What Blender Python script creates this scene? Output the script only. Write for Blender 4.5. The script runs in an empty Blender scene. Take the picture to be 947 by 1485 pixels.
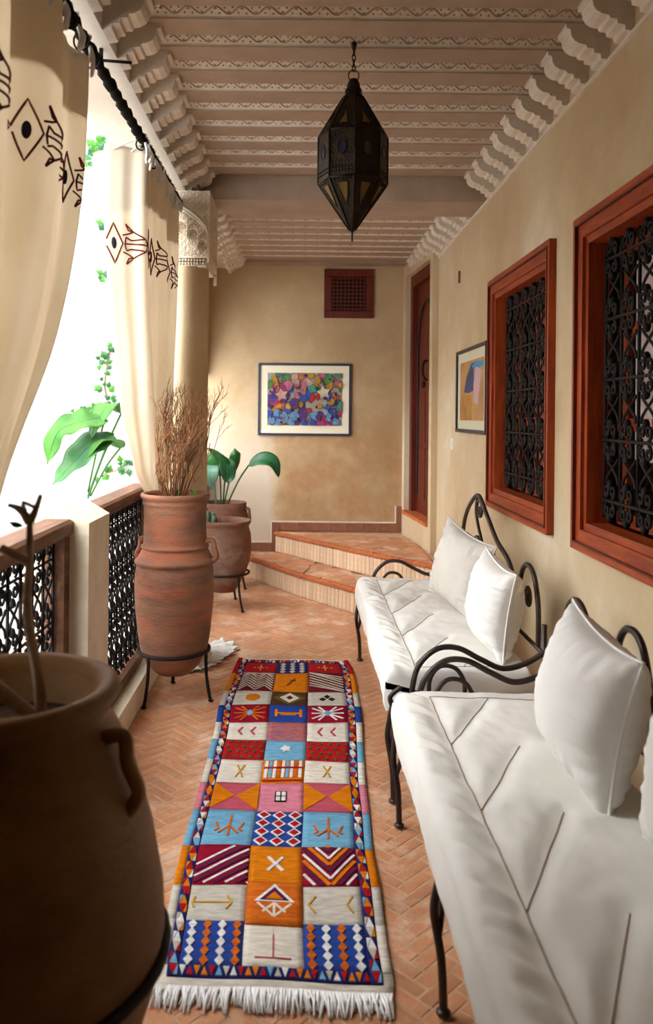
import bpy, math, random
from mathutils import Vector, Matrix, noise
random.seed(7)
S = bpy.context.scene
C = S.collection
PI = math.pi

# ------------------------------------------------------------------ camera
cd = bpy.data.cameras.new('camera'); cam = bpy.data.objects.new('camera', cd); C.objects.link(cam)
cd.sensor_fit = 'VERTICAL'; cd.sensor_height = 36.0; cd.sensor_width = 24.0
cd.lens = 28.0
cd.shift_x = 0.0239; cd.shift_y = -0.0946
cd.clip_start = 0.05
cam.matrix_world = Matrix.Translation((0, 0, 1.55)) @ Matrix.Rotation(PI/2, 4, 'X') @ Matrix.Rotation(0.010, 4, 'Z')
cd.dof.use_dof = True; cd.dof.focus_distance = 4.0; cd.dof.aperture_fstop = 2.8
S.camera = cam
# ------------------------------------------------------------------ sky, exposure
w = bpy.data.worlds.new('sky'); S.world = w; w.use_nodes = True
bg = w.node_tree.nodes['Background']
bg.inputs[0].default_value = (0.96, 0.98, 1.0, 1); bg.inputs[1].default_value = 4.2
S.view_settings.view_transform = 'Standard'
try: S.view_settings.look = 'None'
except Exception: pass
S.view_settings.gamma = 1.0; S.view_settings.use_curve_mapping = False
S.view_settings.exposure = 1.2

# ------------------------------------------------------------------ helpers
def lin(c):
    return tuple(((x/255)/12.92 if x/255 <= .04045 else ((x/255+.055)/1.055)**2.4) for x in c)

MATS = {}
def mat(name, col, col2=None, scale=6, detail=5, rough=.7, bump=0.0, bscale=40, metal=0.0, stretch=(1,1,1),
        rand=0.0, transl=0.0, spec=.3, lo=.35, hi=.65, col3=None, scale3=2.0, pos=None, posgrey=None):
    if name in MATS: return MATS[name]
    m = bpy.data.materials.new(name); MATS[name] = m; m.use_nodes = True
    nt = m.node_tree; N = nt.nodes; Lk = nt.links
    b = N['Principled BSDF']; out = N['Material Output']
    b.inputs['Roughness'].default_value = rough; b.inputs['Metallic'].default_value = metal
    b.inputs['Specular IOR Level'].default_value = spec
    c1 = lin(col)+(1,)
    b.inputs['Base Color'].default_value = c1
    src = None
    tc = N.new('ShaderNodeTexCoord'); mp = N.new('ShaderNodeMapping'); mp.inputs['Scale'].default_value = stretch
    Lk.new(tc.outputs['Object'], mp.inputs['Vector'])
    def ramp(sc, a, bb, det=detail):
        n = N.new('ShaderNodeTexNoise'); n.inputs['Scale'].default_value = sc; n.inputs['Detail'].default_value = det
        n.inputs['Roughness'].default_value = .62
        Lk.new(mp.outputs[0], n.inputs['Vector'])
        r = N.new('ShaderNodeMapRange'); r.inputs[1].default_value = a; r.inputs[2].default_value = bb
        Lk.new(n.outputs['Fac'], r.inputs[0]); return r.outputs[0]
    def mix(fac, a, bcol, blend='MIX'):
        x = N.new('ShaderNodeMix'); x.data_type = 'RGBA'; x.blend_type = blend
        if isinstance(fac, float): x.inputs[0].default_value = fac
        else: Lk.new(fac, x.inputs[0])
        for s_, k in ((a, 6), (bcol, 7)):
            if isinstance(s_, tuple): x.inputs[k].default_value = s_
            else: Lk.new(s_, x.inputs[k])
        return x.outputs[2]
    cur = c1
    if col2: cur = mix(ramp(scale, lo, hi), cur, lin(col2)+(1,))
    if col3: cur = mix(ramp(scale3, .5, .68), cur, lin(col3)+(1,))
    if pos or posgrey:
        ge = N.new('ShaderNodeNewGeometry')
        for (cc, sc_, a_, b2) in ((pos, 3.6, .50, .64), (posgrey, 1.7, .56, .68)):
            if not cc: continue
            n = N.new('ShaderNodeTexNoise'); n.inputs['Scale'].default_value = sc_; n.inputs['Detail'].default_value = 9; n.inputs['Roughness'].default_value = .7
            Lk.new(ge.outputs['Position'], n.inputs['Vector'])
            r = N.new('ShaderNodeMapRange'); r.inputs[1].default_value = a_; r.inputs[2].default_value = b2; r.inputs[4].default_value = .6
            Lk.new(n.outputs['Fac'], r.inputs[0]); cur = mix(r.outputs[0], cur, lin(cc)+(1,))
    if rand:
        oi = N.new('ShaderNodeObjectInfo'); hs = N.new('ShaderNodeHueSaturation')
        r = N.new('ShaderNodeMapRange'); r.inputs[3].default_value = 1-rand; r.inputs[4].default_value = 1+rand
        Lk.new(oi.outputs['Random'], r.inputs[0]); Lk.new(r.outputs[0], hs.inputs['Value'])
        if isinstance(cur, tuple): hs.inputs['Color'].default_value = cur
        else: Lk.new(cur, hs.inputs['Color'])
        cur = hs.outputs[0]
    if not isinstance(cur, tuple): Lk.new(cur, b.inputs['Base Color'])
    if bump:
        n = N.new('ShaderNodeTexNoise'); n.inputs['Scale'].default_value = bscale; n.inputs['Detail'].default_value = 6
        Lk.new(mp.outputs[0], n.inputs['Vector'])
        bp = N.new('ShaderNodeBump'); bp.inputs['Strength'].default_value = bump; bp.inputs['Distance'].default_value = .01
        Lk.new(n.outputs['Fac'], bp.inputs['Height']); Lk.new(bp.outputs[0], b.inputs['Normal'])
    if transl:
        t = N.new('ShaderNodeBsdfTranslucent'); ms = N.new('ShaderNodeMixShader'); ms.inputs[0].default_value = transl
        if isinstance(cur, tuple): t.inputs[0].default_value = cur
        else: Lk.new(cur, t.inputs[0])
        Lk.new(b.outputs[0], ms.inputs[1]); Lk.new(t.outputs[0], ms.inputs[2]); Lk.new(ms.outputs[0], out.inputs[0])
    return m

def rootloc(o):
    v = Vector((0, 0, 0))
    while o: v += o.location; o = o.parent
    return v
def tag(o, label=None, cat=None, group=None, kind=None):
    if label: o['label'] = label
    if cat: o['category'] = cat
    if group: o['group'] = group
    if kind: o['kind'] = kind
    return o
def thing(name, label, cat, loc=(0,0,0), group=None):
    o = bpy.data.objects.new(name, None); C.objects.link(o); o.location = loc; o.empty_display_size = .05
    return tag(o, label, cat, group)
def place(name, me, parent, loc, rot=(0,0,0), scale=(1,1,1)):
    """another object on shared mesh data, loc in world space"""
    o = bpy.data.objects.new(name, me); C.objects.link(o)
    if parent: o.parent = parent; o.location = Vector(loc)-rootloc(parent)
    else: o.location = loc
    o.rotation_euler = rot; o.scale = scale
    return o

class MB:
    def __init__(s): s.v = []; s.f = []
    def add(s, vs, fs):
        k = len(s.v); s.v += [tuple(v) for v in vs]; s.f += [tuple(i+k for i in f) for f in fs]; return s
    def box(s, x0, x1, y0, y1, z0, z1):
        return s.add([(x0,y0,z0),(x1,y0,z0),(x1,y1,z0),(x0,y1,z0),(x0,y0,z1),(x1,y0,z1),(x1,y1,z1),(x0,y1,z1)],
              [(3,2,1,0),(4,5,6,7),(0,1,5,4),(1,2,6,5),(2,3,7,6),(3,0,4,7)])
    def cbox(s, x0, x1, y0, y1, z0, z1, c=.004):
        """box with chamfered top and sides"""
        a = min(c, (x1-x0)/3, (y1-y0)/3, (z1-z0)/2)
        vs = []
        for (z, i) in ((z0+a, 0), (z1-a, 0)):
            vs += [(x0,y0,z),(x1,y0,z),(x1,y1,z),(x0,y1,z)]
        for z in (z0, z1):
            vs += [(x0+a,y0+a,z),(x1-a,y0+a,z),(x1-a,y1-a,z),(x0+a,y1-a,z)]
        fs = [(11,10,9,8),(12,13,14,15)]
        for i in range(4):
            j = (i+1) % 4
            fs += [(i,j,4+j,4+i),(8+i,8+j,j,i),(4+i,4+j,12+j,12+i)]
        return s.add(vs, fs)
    def tube(s, pts, r, n=6, cap=True, closed=False):
        P = [Vector(p) for p in pts]; m = len(P)
        R = r if isinstance(r, (list, tuple)) else [r]*m
        up = None; base = len(s.v); vs = []
        for i in range(m):
            if closed: t = P[(i+1) % m]-P[i-1]
            else: t = P[min(i+1, m-1)]-P[max(i-1, 0)]
            if t.length < 1e-9: t = Vector((0,0,1))
            t.normalize()
            if up is None:
                up = Vector((0,0,1)) if abs(t.z) < .9 else Vector((1,0,0))
            a = (up - t*up.dot(t))
            if a.length < 1e-6: a = t.orthogonal()
            a.normalize(); up = a; b_ = t.cross(a)
            for k in range(n):
                an = 2*PI*k/n; vs.append(P[i]+(a*math.cos(an)+b_*math.sin(an))*R[i])
        fs = []
        for i in range(m if closed else m-1):
            j = (i+1) % m
            for k in range(n):
                l = (k+1) % n; fs.append((i*n+k, i*n+l, j*n+l, j*n+k))
        if cap and not closed:
            fs.append(tuple(reversed(range(n)))); fs.append(tuple((m-1)*n+k for k in range(n)))
        return s.add(vs, fs)
    def lathe(s, prof, n=40, c=(0,0,0), wob=0.0):
        vs = []; fs = []; m = len(prof)
        for i, (r, z) in enumerate(prof):
            for k in range(n):
                a = 2*PI*k/n
                rr = r*(1+wob*noise.noise(Vector((math.cos(a)*1.3, math.sin(a)*1.3, z*5))))
                vs.append((c[0]+rr*math.cos(a), c[1]+rr*math.sin(a), c[2]+z))
        for i in range(m-1):
            for k in range(n):
                l = (k+1) % n; fs.append((i*n+k, i*n+l, (i+1)*n+l, (i+1)*n+k))
        if prof[0][0] > 1e-5: fs.append(tuple(reversed(range(n))))
        if prof[-1][0] > 1e-5: fs.append(tuple((m-1)*n+k for k in range(n)))
        return s.add(vs, fs)
    def grid(s, fn, nu, nv, flip=False):
        vs = [fn(i/nu, j/nv) for j in range(nv+1) for i in range(nu+1)]
        fs = []
        for j in range(nv):
            for i in range(nu):
                a = j*(nu+1)+i; q = (a, a+1, a+nu+2, a+nu+1)
                fs.append(tuple(reversed(q)) if flip else q)
        return s.add(vs, fs)
    def prism(s, poly, f0, f1):
        """poly: 2d points; f0, f1 map a 2d point to 3d on the two caps"""
        n = len(poly)
        vs = [f0(p) for p in poly]+[f1(p) for p in poly]
        fs = [tuple(range(n)), tuple(reversed(range(n, 2*n)))]
        for i in range(n):
            j = (i+1) % n; fs.append((i, n+i, n+j, j))
        return s.add(vs, fs)
    def blob(s, c, rx, ry, rz, n=6, m=4):
        vs = [(c[0],c[1],c[2]-rz)]; fs = []
        for i in range(1, m):
            p = -PI/2+PI*i/m
            for k in range(n):
                a = 2*PI*k/n; vs.append((c[0]+rx*math.cos(p)*math.cos(a), c[1]+ry*math.cos(p)*math.sin(a), c[2]+rz*math.sin(p)))
        vs.append((c[0],c[1],c[2]+rz)); L_ = len(vs)-1
        for k in range(n):
            l = (k+1) % n
            fs.append((0, 1+l, 1+k)); fs.append((L_, 1+(m-2)*n+k, 1+(m-2)*n+l))
            for i in range(m-2): fs.append((1+i*n+k, 1+i*n+l, 1+(i+1)*n+l, 1+(i+1)*n+k))
        return s.add(vs, fs)
    def mesh(s, name, m, smooth=False, off=None):
        me = bpy.data.meshes.new(name)
        vs = s.v if off is None else [(v[0]-off.x, v[1]-off.y, v[2]-off.z) for v in s.v]
        me.from_pydata(vs, [], s.f); me.update()
        if m: me.materials.append(m)
        if smooth:
            me.polygons.foreach_set('use_smooth', [True]*len(me.polygons))
        return me
    def build(s, name, m, parent=None, smooth=False, fix=True, auto=None):
        off = rootloc(parent) if parent else None
        me = s.mesh(name, m, smooth, off)
        if fix:
            import bmesh
            bm = bmesh.new(); bm.from_mesh(me); bmesh.ops.recalc_face_normals(bm, faces=bm.faces); bm.to_mesh(me); bm.free()
        if auto is not None:
            me.polygons.foreach_set('use_smooth', [True]*len(me.polygons))
            try: me.set_sharp_from_angle(angle=math.radians(auto))
            except Exception: pass
        o = bpy.data.objects.new(name, me); C.objects.link(o)
        if parent: o.parent = parent
        return o

def cr(pts, n=8, closed=False):
    """Catmull-Rom through points"""
    P = [Vector(p) for p in pts]; out = []; m = len(P)
    for i in range(m if closed else m-1):
        if closed: a, b_, c, d = P[i-1], P[i], P[(i+1) % m], P[(i+2) % m]
        else: a, b_, c, d = P[max(i-1,0)], P[i], P[i+1], P[min(i+2, m-1)]
        for k in range(n):
            t = k/n
            out.append(.5*((2*b_)+(c-a)*t+(2*a-5*b_+4*c-d)*t*t+(3*b_-a-3*c+d)*t**3))
    if not closed: out.append(P[-1])
    return out
def lerp(a, b_, t): return a+(b_-a)*t
def sm(t): t = max(0, min(1, t)); return t*t*(3-2*t)
def interp(x, xs, ys):
    if x <= xs[0]: return ys[0]
    for i in range(len(xs)-1):
        if x <= xs[i+1]: return ys[i]+(ys[i+1]-ys[i])*(x-xs[i])/(xs[i+1]-xs[i])
    return ys[-1]
def inside(p, poly):
    r = False; n = len(poly)
    for i in range(n):
        a, b_ = poly[i], poly[i-1]
        if (a[1] > p[1]) != (b_[1] > p[1]) and p[0] < (b_[0]-a[0])*(p[1]-a[1])/(b_[1]-a[1])+a[0]: r = not r
    return r
def clip(poly, region):
    """clip poly by a convex counter-clockwise region"""
    out = list(poly); n = len(region)
    for i in range(n):
        a, b_ = region[i], region[(i+1) % n]; inp = out; out = []
        if not inp: return []
        def d(p): return (b_[0]-a[0])*(p[1]-a[1])-(b_[1]-a[1])*(p[0]-a[0])
        for k in range(len(inp)):
            p, q = inp[k-1], inp[k]; dp, dq = d(p), d(q)
            if dq >= 0:
                if dp < 0: t = dp/(dp-dq); out.append((lerp(p[0],q[0],t), lerp(p[1],q[1],t)))
                out.append(q)
            elif dp >= 0:
                t = dp/(dp-dq); out.append((lerp(p[0],q[0],t), lerp(p[1],q[1],t)))
    return out

# ------------------------------------------------------------------ materials
M_wall = mat('tan_plaster', (204,182,148), (184,157,119), 2.2, 8, .62, .25, 30, col3=(216,202,174), scale3=1.1)
M_white = mat('white_plaster', (226,212,192), (212,196,174), 5, 6, .7, .3, 40)
M_court = mat('courtyard_plaster', (182,181,178), (170,170,168), 1.2, 6, .8, .3, 20)
M_ceil = mat('ceiling_plaster', (174,152,133), (158,137,119), 4, 6, .7, .2, 50)
M_trimw = mat('white_moulding', (228,218,204), (214,202,186), 9, 6, .7, .3, 60)
M_post = mat('cream_render', (232,219,194), (218,202,172), 7, 6, .75, .35, 45)
M_wood = mat('red_brown_wood', (168,70,24), (122,44,14), 5, 8, .45, .2, 60, stretch=(6,6,.7), spec=.3)
M_woodh = mat('red_brown_wood_lengthwise', (172,74,26), (126,46,15), 5, 8, .45, .2, 60, stretch=(6,.7,6), spec=.3)
M_dark = mat('dark_door_wood', (112,36,14), (72,20,9), 5, 8, .45, .2, 60, stretch=(6,6,.7), spec=.4)
M_rail = mat('weathered_brown_wood', (122,82,54), (84,52,32), 6, 8, .6, .25, 50, stretch=(6,.6,6))
M_iron = mat('dark_iron', (22,19,18), (34,27,24), 14, 5, .65, .2, 90, spec=.2)
M_rod = mat('blackened_iron', (12,11,11), (22,19,17), 14, 5, .85, .3, 90, spec=.08)
M_ironb = mat('bench_iron', (66,52,46), (44,35,32), 14, 5, .42, .15, 90, metal=.35, spec=.5)
M_terra = mat('terracotta_jar', (150,100,72), (108,76,60), 3.2, 8, .7, .4, 30, stretch=(1,1,3.2), col3=(172,94,62), scale3=2.2)
M_terra2 = mat('old_terracotta', (128,92,74), (92,64,52), 3.5, 8, .75, .45, 30, stretch=(1,1,2), col3=(138,70,48), scale3=3.2, pos=(150,130,118))
M_bigpot = mat('ochre_clay', (150,112,72), (124,88,55), 3, 7, .62, .3, 30, stretch=(1,1,2))
M_soil = mat('dry_soil', (92,66,50), (58,40,30), 25, 8, .95, 1.0, 60)
M_brick = mat('floor_brick', (198,142,102), (182,122,86), 9, 6, .6, .35, 60, rand=.13, pos=(222,200,178), posgrey=(158,126,110))
M_mortar = mat('pale_mortar', (204,166,132), (184,144,112), 12, 6, .85, .4, 60)
M_riser = mat('pale_riser_tile', (222,196,164), (200,160,126), 9, 6, .65, .3, 50, rand=.10)
M_nose = mat('orange_edge_tile', (190,108,58), (160,84,46), 12, 6, .6, .4, 50, rand=.12)
M_base = mat('brown_skirting_tile', (150,98,72), (128,82,62), 8, 6, .6, .3, 50, rand=.10)
M_cloth = mat('white_cotton', (238,236,230), (231,228,220), 3, 6, .9, .18, 220, spec=.1)
M_cush = mat('white_cushion_cotton', (242,240,236), (236,233,227), 3, 6, .9, .2, 200, spec=.1)
M_seam = mat('beige_thread', (142,120,96), rough=.9)
M_curt = mat('cream_curtain_cloth', (238,228,211), (232,220,200), 3, 6, .9, .15, 240, transl=.38, spec=.05)
M_emb = mat('dark_red_thread', (120,44,28), (84,28,20), 30, 3, .9, .3, 200)
M_eye = mat('navy_thread', (34,30,44), rough=.9)
M_twig = mat('dry_twig', (164,116,78), (128,86,56), 20, 5, .8, .3, 80)
M_bark = mat('grey_bark', (186,164,146), (140,118,100), 14, 6, .85, .5, 60)
M_leaf = mat('green_leaf', (58,122,48), (34,92,44), 6, 5, .42, .15, 50, transl=.25, spec=.5)
M_leafd = mat('deep_green_leaf', (38,98,52), (24,74,42), 6, 5, .4, .15, 50, transl=.2, spec=.5)
M_leafl = mat('bright_green_leaf', (82,146,38), (52,116,34), 6, 5, .45, .15, 50, transl=.35, spec=.4)
M_black = mat('black_paint', (24,26,34), rough=.35, spec=.5)
M_navy = mat('navy_frame_paint', (34,34,58), rough=.4, spec=.5)
M_mount = mat('cream_mount_card', (226,216,192), rough=.85)
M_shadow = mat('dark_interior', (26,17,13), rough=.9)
M_switch = mat('white_plastic', (235,232,224), rough=.35, spec=.5)
M_marble = mat('white_lace', (236,234,228), (216,214,208), 18, 5, .85, .5, 90)

# ------------------------------------------------------------------ courtyard and shell
XW = 1.15; YB = 7.9; CZ = 3.095
def struct(o): o['kind'] = 'structure'; return o
struct(MB().box(-9, -1.02, -6, 8.0, -3.4, -3.2).build('floor_courtyard', mat('courtyard_paving', (150,132,112), (124,108,90), 5, 5, .8, .2, 20)))
struct(MB().box(-9.3, -1.02, 8.0, 8.25, -3.4, 6.2).build('wall_courtyard', M_court))
struct(MB().box(-9.3, -9.0, -6, 8.0, -3.4, 4.0).build('wall_courtyard_far', M_court))
# gallery floor slab; bricks are added further down
floor = struct(MB().box(-1.02, 1.15, -1.8, 7.9, -.3, -.0016).build('floor', M_mortar))
struct(MB().box(-1.02, 1.45, -2.0, -1.8, -.2, 3.09).build('wall_behind', M_wall))
struct(MB().box(-1.10, -.98, -1.8, 1.42, -.02, 2.9).build('wall_left', M_wall))

# right wall with two window openings
W1 = (3.62, 4.83); W2 = (2.09, 3.30); WZ = (1.015, 2.365)
m = MB(); ys = [-1.8, W2[0]+.03, W2[1]-.03, W1[0]+.03, W1[1]-.03, 6.78]
for i in range(5):
    if i in (1, 3):
        m.box(XW, 1.45, ys[i], ys[i+1], -.2, WZ[0]+.03); m.box(XW, 1.45, ys[i], ys[i+1], WZ[1]-.03, CZ+.1)
    else: m.box(XW, 1.45, ys[i], ys[i+1], -.2, CZ+.1)
wall_r = struct(m.build('wall_right', M_wall))

# back wall: one plaster with a pale repair low on one side (partly painted light) and a brown stain
def back_material():
    m_ = mat('back_plaster', (192,167,130), (172,145,107), 2.0, 8, .65, .25, 30, col3=(204,182,146), scale3=1.0)
    nt = m_.node_tree; N = nt.nodes; L = nt.links; b = N['Principled BSDF']
    src = b.inputs['Base Color'].links[0].from_socket
    tc = N.new('ShaderNodeTexCoord'); sx = N.new('ShaderNodeSeparateXYZ'); L.new(tc.outputs['Object'], sx.inputs[0])
    nz = N.new('ShaderNodeTexNoise'); nz.inputs['Scale'].default_value = 4.5; nz.inputs['Detail'].default_value = 10; nz.inputs['Roughness'].default_value = .68
    L.new(tc.outputs['Object'], nz.inputs['Vector'])
    def math_(op, a, b2):
        x = N.new('ShaderNodeMath'); x.operation = op
        for k, v in ((0, a), (1, b2)):
            if isinstance(v, (int, float)): x.inputs[k].default_value = v
            else: L.new(v, x.inputs[k])
        return x.outputs[0]
    def rng(v, a, b2):
        r = N.new('ShaderNodeMapRange'); r.inputs[1].default_value = a; r.inputs[2].default_value = b2; L.new(v, r.inputs[0]); return r.outputs[0]
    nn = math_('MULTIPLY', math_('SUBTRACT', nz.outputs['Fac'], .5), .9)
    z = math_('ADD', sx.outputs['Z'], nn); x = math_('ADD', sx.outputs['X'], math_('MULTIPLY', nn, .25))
    def mixc(f, a, c):
        q = N.new('ShaderNodeMix'); q.data_type = 'RGBA'; L.new(f, q.inputs[0]); L.new(a, q.inputs[6]); q.inputs[7].default_value = lin(c)+(1,); return q.outputs[2]
    stain = math_('MULTIPLY', math_('MULTIPLY', rng(z, 1.75, 1.35), rng(x, -.35, -.1)), rng(nz.outputs['Fac'], .3, .62))
    c = mixc(math_('MULTIPLY', stain, .68), src, (160,112,68))
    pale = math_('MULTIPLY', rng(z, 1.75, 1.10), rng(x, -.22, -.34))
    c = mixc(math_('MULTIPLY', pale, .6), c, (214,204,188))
    L.new(c, b.inputs['Base Color']); return m_
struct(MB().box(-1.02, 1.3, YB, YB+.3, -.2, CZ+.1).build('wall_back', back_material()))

# door wall, slightly turned; built in a frame (a along the wall from near to far, d into the wall)
DA = Vector((1.09, 6.85, 0)); DB = Vector((1.005, 7.80, 0)); DU = (DB-DA).normalized(); DN = Vector((DU.y, -DU.x, 0))
DW = (DB-DA).length
def dp(a, d, z): p = DA+DU*a+DN*d; return (p.x, p.y, z)
def dbox(mb, a0, a1, d0, d1, z0, z1):
    return mb.add([dp(a0,d0,z0),dp(a1,d0,z0),dp(a1,d1,z0),dp(a0,d1,z0),dp(a0,d0,z1),dp(a1,d0,z1),dp(a1,d1,z1),dp(a0,d1,z1)],
              [(3,2,1,0),(4,5,6,7),(0,1,5,4),(1,2,6,5),(2,3,7,6),(3,0,4,7)])
m = MB()
dbox(m, -.09, 0, 0, .35, .2, CZ+.1); dbox(m, DW, DW+.13, 0, .35, .2, CZ+.1); dbox(m, 0, DW, 0, .35, 2.91, CZ+.1); dbox(m, 0, DW, 0, .35, .2, .60)
struct(m.build('wall_door', M_wall))
m = MB(); dbox(m, 0, DW, -.02, .14, .60, .632)
struct(m.build('trim_1', M_nose))      # door sill
door = struct(MB().build('door_1', M_dark)) if False else thing('door_1', None, None, dp(DW/2, .08, .632)); door['kind'] = 'structure'
m = MB(); dbox(m, 0, .09, .05, .16, .632, 2.91); dbox(m, DW-.09, DW, .05, .16, .632, 2.91); dbox(m, .09, DW-.09, .05, .16, 2.80, 2.91)
m.build('frame', M_dark, door)
m = MB(); dbox(m, .09, DW-.09, .10, .15, .632, 2.80); leafo = m.build('door_leaf', M_dark, door)
a0, a1 = .16, DW-.16
arch = [(a0, .8), (a0, 2.2)]+[(lerp(a0, a1, .5)+math.cos(PI-PI*k/16)*(a1-a0)/2*1.0, 2.2+math.sin(PI*k/16)*.42) for k in range(1, 16)]+[(a1, 2.2), (a1, .8)]
MB().tube([dp(a, .095, z) for a, z in arch], .014, 6).build('arch_moulding', mat('near_black_wood', (34,16,12), rough=.5), leafo)
for (z0, z1) in ((.78, 1.25), (1.3, 1.78)):
    m = MB()
    for k in range(2):
        q0 = lerp(a0+.04, a1-.04, k*.5)+.015; q1 = lerp(a0+.04, a1-.04, (k+1)*.5)-.015
        mm = MB(); dbox(mm, q0, q1, .088, .10, z0, z1); mm.build('door_panel', M_dark, leafo)
hm = MB().tube(cr([dp(.40,.085,2.06),dp(.40,.05,2.04),dp(.40,.04,1.97),dp(.40,.055,1.90),dp(.40,.085,1.88)], 5), .012, 6)
hm.blob(dp(.40,.05,1.84), .02, .02, .035, 8, 5); hm.build('door_knocker', M_iron, door)

# ------------------------------------------------------------------ ceiling, joists, corbels, beams
ceil = struct(MB().box(-1.02, 1.45, -2.0, 8.2, CZ, CZ+.35).build('ceiling', M_ceil))
XL = -.72
JX0, JX1 = XL+.10, XW-.10
jw = .115; JZ = 3.04
jm = MB()
jp = [(-.050, CZ+.01), (-.056, JZ+.052), (-.056, JZ+.044), (-.014, JZ+.008), (-.018, JZ+.004), (-.014, JZ), (jw-.006, JZ), (jw, JZ+.006), (jw, CZ+.01)]
jm.prism(jp, lambda p: (XL, p[0], p[1]-JZ), lambda p: (XW, p[0], p[1]-JZ))
import bmesh
def fixmesh(me):
    bm = bmesh.new(); bm.from_mesh(me); bmesh.ops.recalc_face_normals(bm, faces=bm.faces); bm.to_mesh(me); bm.free(); return me
jme = fixmesh(jm.mesh('joist', M_ceil))
cm = MB()
n = int((JX1-JX0)/.05)
def cf(x, t, o=0): return (x, lerp(-.056, -.014, t)-.65*o, lerp(.044, .008, t)-.76*o)   # a point on the slanted carved face
cm.tube([cf(JX0+(JX1-JX0)*k/(n*6), .5+.26*math.sin(k/6*PI), .001) for k in range(n*6+1)], .0036, 4)
for k in range(n):
    x = JX0+(JX1-JX0)*(k+.5)/n; sgn = 1 if k % 2 else -1
    for dx, t, r_ in ((0, .5-sgn*.12, .008), (.016, .5+sgn*.20, .006), (-.014, .5+sgn*.16, .005)):
        cm.blob(cf(x+dx, t), r_, .0045, .0055, 5, 3)
cme = cm.mesh('carved_band', mat('carving_shade_plaster', (198,172,152), (180,150,128), 40, 4, .75), True)  # tan tone paints the shadow of the carving into the relief
gm2 = MB().add([cf(XL, .04, .0008), cf(XW, .04, .0008), cf(XW, .96, .0008), cf(XL, .96, .0008)], [(0,1,2,3)])
for t in (.03, .97): gm2.tube([cf(XL, t, .001), cf(XW, t, .001)], .0035, 4)
gme = gm2.mesh('band_ground', M_trimw)
prof = [(0,.075),(.185,.075),(.185,.004),(.165,0),(.165,-.016),(.15,-.02),(.148,-.032),(.146,-.045),(.135,-.062),(.115,-.074),(.092,-.078),(.085,-.09),(.062,-.092),(.06,-.108),(.035,-.112),(.033,-.13),(0,-.135)]
km = MB().prism(prof, lambda p: (-p[0], -.01, p[1]), lambda p: (-p[0], jw-.02, p[1]))
kme = fixmesh(km.mesh('corbel', M_trimw))
def joist(y):
    j = place('joist', jme, ceil, (0, y, JZ)); place('carved_band', cme, j, (0, y, JZ)); place('band_ground', gme, j, (0, y, JZ))
    place('corbel', kme, ceil, (XW, y, JZ)); place('corbel', kme, ceil, (XL, y+jw, JZ), (0,0,PI))
y = 5.055-.226*26
while y < 4.95: joist(y); y += .226
y = 5.50
while y < 7.7: joist(y); y += .226
struct(MB().box(XL, XW, 5.02, 5.40, 2.905, CZ).build('trim_2', M_ceil))                       # cross beam
struct(MB().box(XL, 1.1, 7.74, YB, 3.03, CZ).build('trim_3', M_ceil))                          # beam along the back wall
struct(MB().box(-.98, XL, -1.8, 5.30, 2.905, CZ).box(-.98, XL, 5.30, YB, 3.0, CZ).build('trim_4', mat('lintel_white', (238,232,222), (226,219,207), 4, 5, .7, .2, 40)))   # lintel
struct(MB().box(XW-.012, XW, -1.8, 6.76, 2.893, 2.907).build('trim_5', M_trimw))

far = [(5.24, CZ), (5.24, 1.95)]+[(lerp(5.34, 7.80, k/16), 1.95+.62*math.sin(PI*k/16)**.7) for k in range(17)]+[(YB, 1.95), (YB, CZ)]
struct(MB().prism(far, lambda p: (-.99, p[0], p[1]), lambda p: (-.935, p[0], p[1])).build('trim_7', M_white))       # unseen arch added over the far bay to hold back high sky light

# ------------------------------------------------------------------ floor bricks in herringbone
BL, BW = .150, .050; jt = .0035
bm_ = MB().cbox(-BL/2+jt/2, BL/2-jt/2, -BW/2+jt/2, BW/2-jt/2, -.012, 0, .0035)
brick_me = bm_.mesh('brick', M_brick)
def herring(x0, x1, y0, y1, ox=0, oy=0):
    """centres and angles of a 3:1 herringbone turned 45 degrees"""
    out = []; c45 = math.sqrt(.5)
    R = int((abs(x1-x0)+abs(y1-y0))/BW)+8
    cx, cy = (x0+x1)/2+ox, (y0+y1)/2+oy
    for b_ in range(-R//4, R//4+1):
        for k in range(-R, R+1):
            for (px, py, an) in ((k+3*b_+1.5, k-3*b_+.5, 0), (k+3*b_+3.5, k-3*b_-.5, PI/2)):
                X = (px*c45-py*c45)*BW; Y = (px*c45+py*c45)*BW
                X += cx; Y += cy
                if x0 < X < x1 and y0 < Y < y1: out.append((X, Y, an+PI/4))
    return out
UP_F = [(-.24, 7.86), (.44, 6.92), (1.10, 6.10)]      # front edge of the upper step
LO_F = [(-.52, 7.84), (-.46, 7.55), (0., 6.80), (.43, 6.24), (1.15, 5.52)]
LO_POLY = LO_F+[(1.15, 7.9), (-.52, 7.9)]
rug_L = [(-.380,2.14),(-.389,2.224),(-.408,2.592),(-.412,2.796),(-.409,3.067),(-.41,3.333),(-.408,3.511),(-.411,3.871),(-.426,4.166),(-.417,4.46),(-.405,4.728),(-.385,5.01)]
rug_R = [(.255,2.12),(.266,2.181),(.263,2.321),(.269,2.607),(.266,2.823),(.277,3.078),(.281,3.351),(.304,3.772),(.325,4.166),(.329,4.581),(.325,4.818),(.306,5.0)]
rug_poly = rug_L+rug_R[::-1]
bricks = [q for q in herring(-.84, 1.13, -.3, 7.86) if not inside(q[:2], LO_POLY)]
def seen(q):
    X, Y, _ = q
    if Y < 2.0 or X > .62: return 0
    x = 438+1155*X/Y; yy = 602+1155*1.55/Y
    if not (0 < x < 947 and yy < 1500): return 0
    if inside((X, Y), rug_poly): return 0
    if yy > 1000 and x < 170+(yy-1000)*.2: return 0
    return 1/Y
bricks.sort(key=lambda q: -seen(q))
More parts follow.
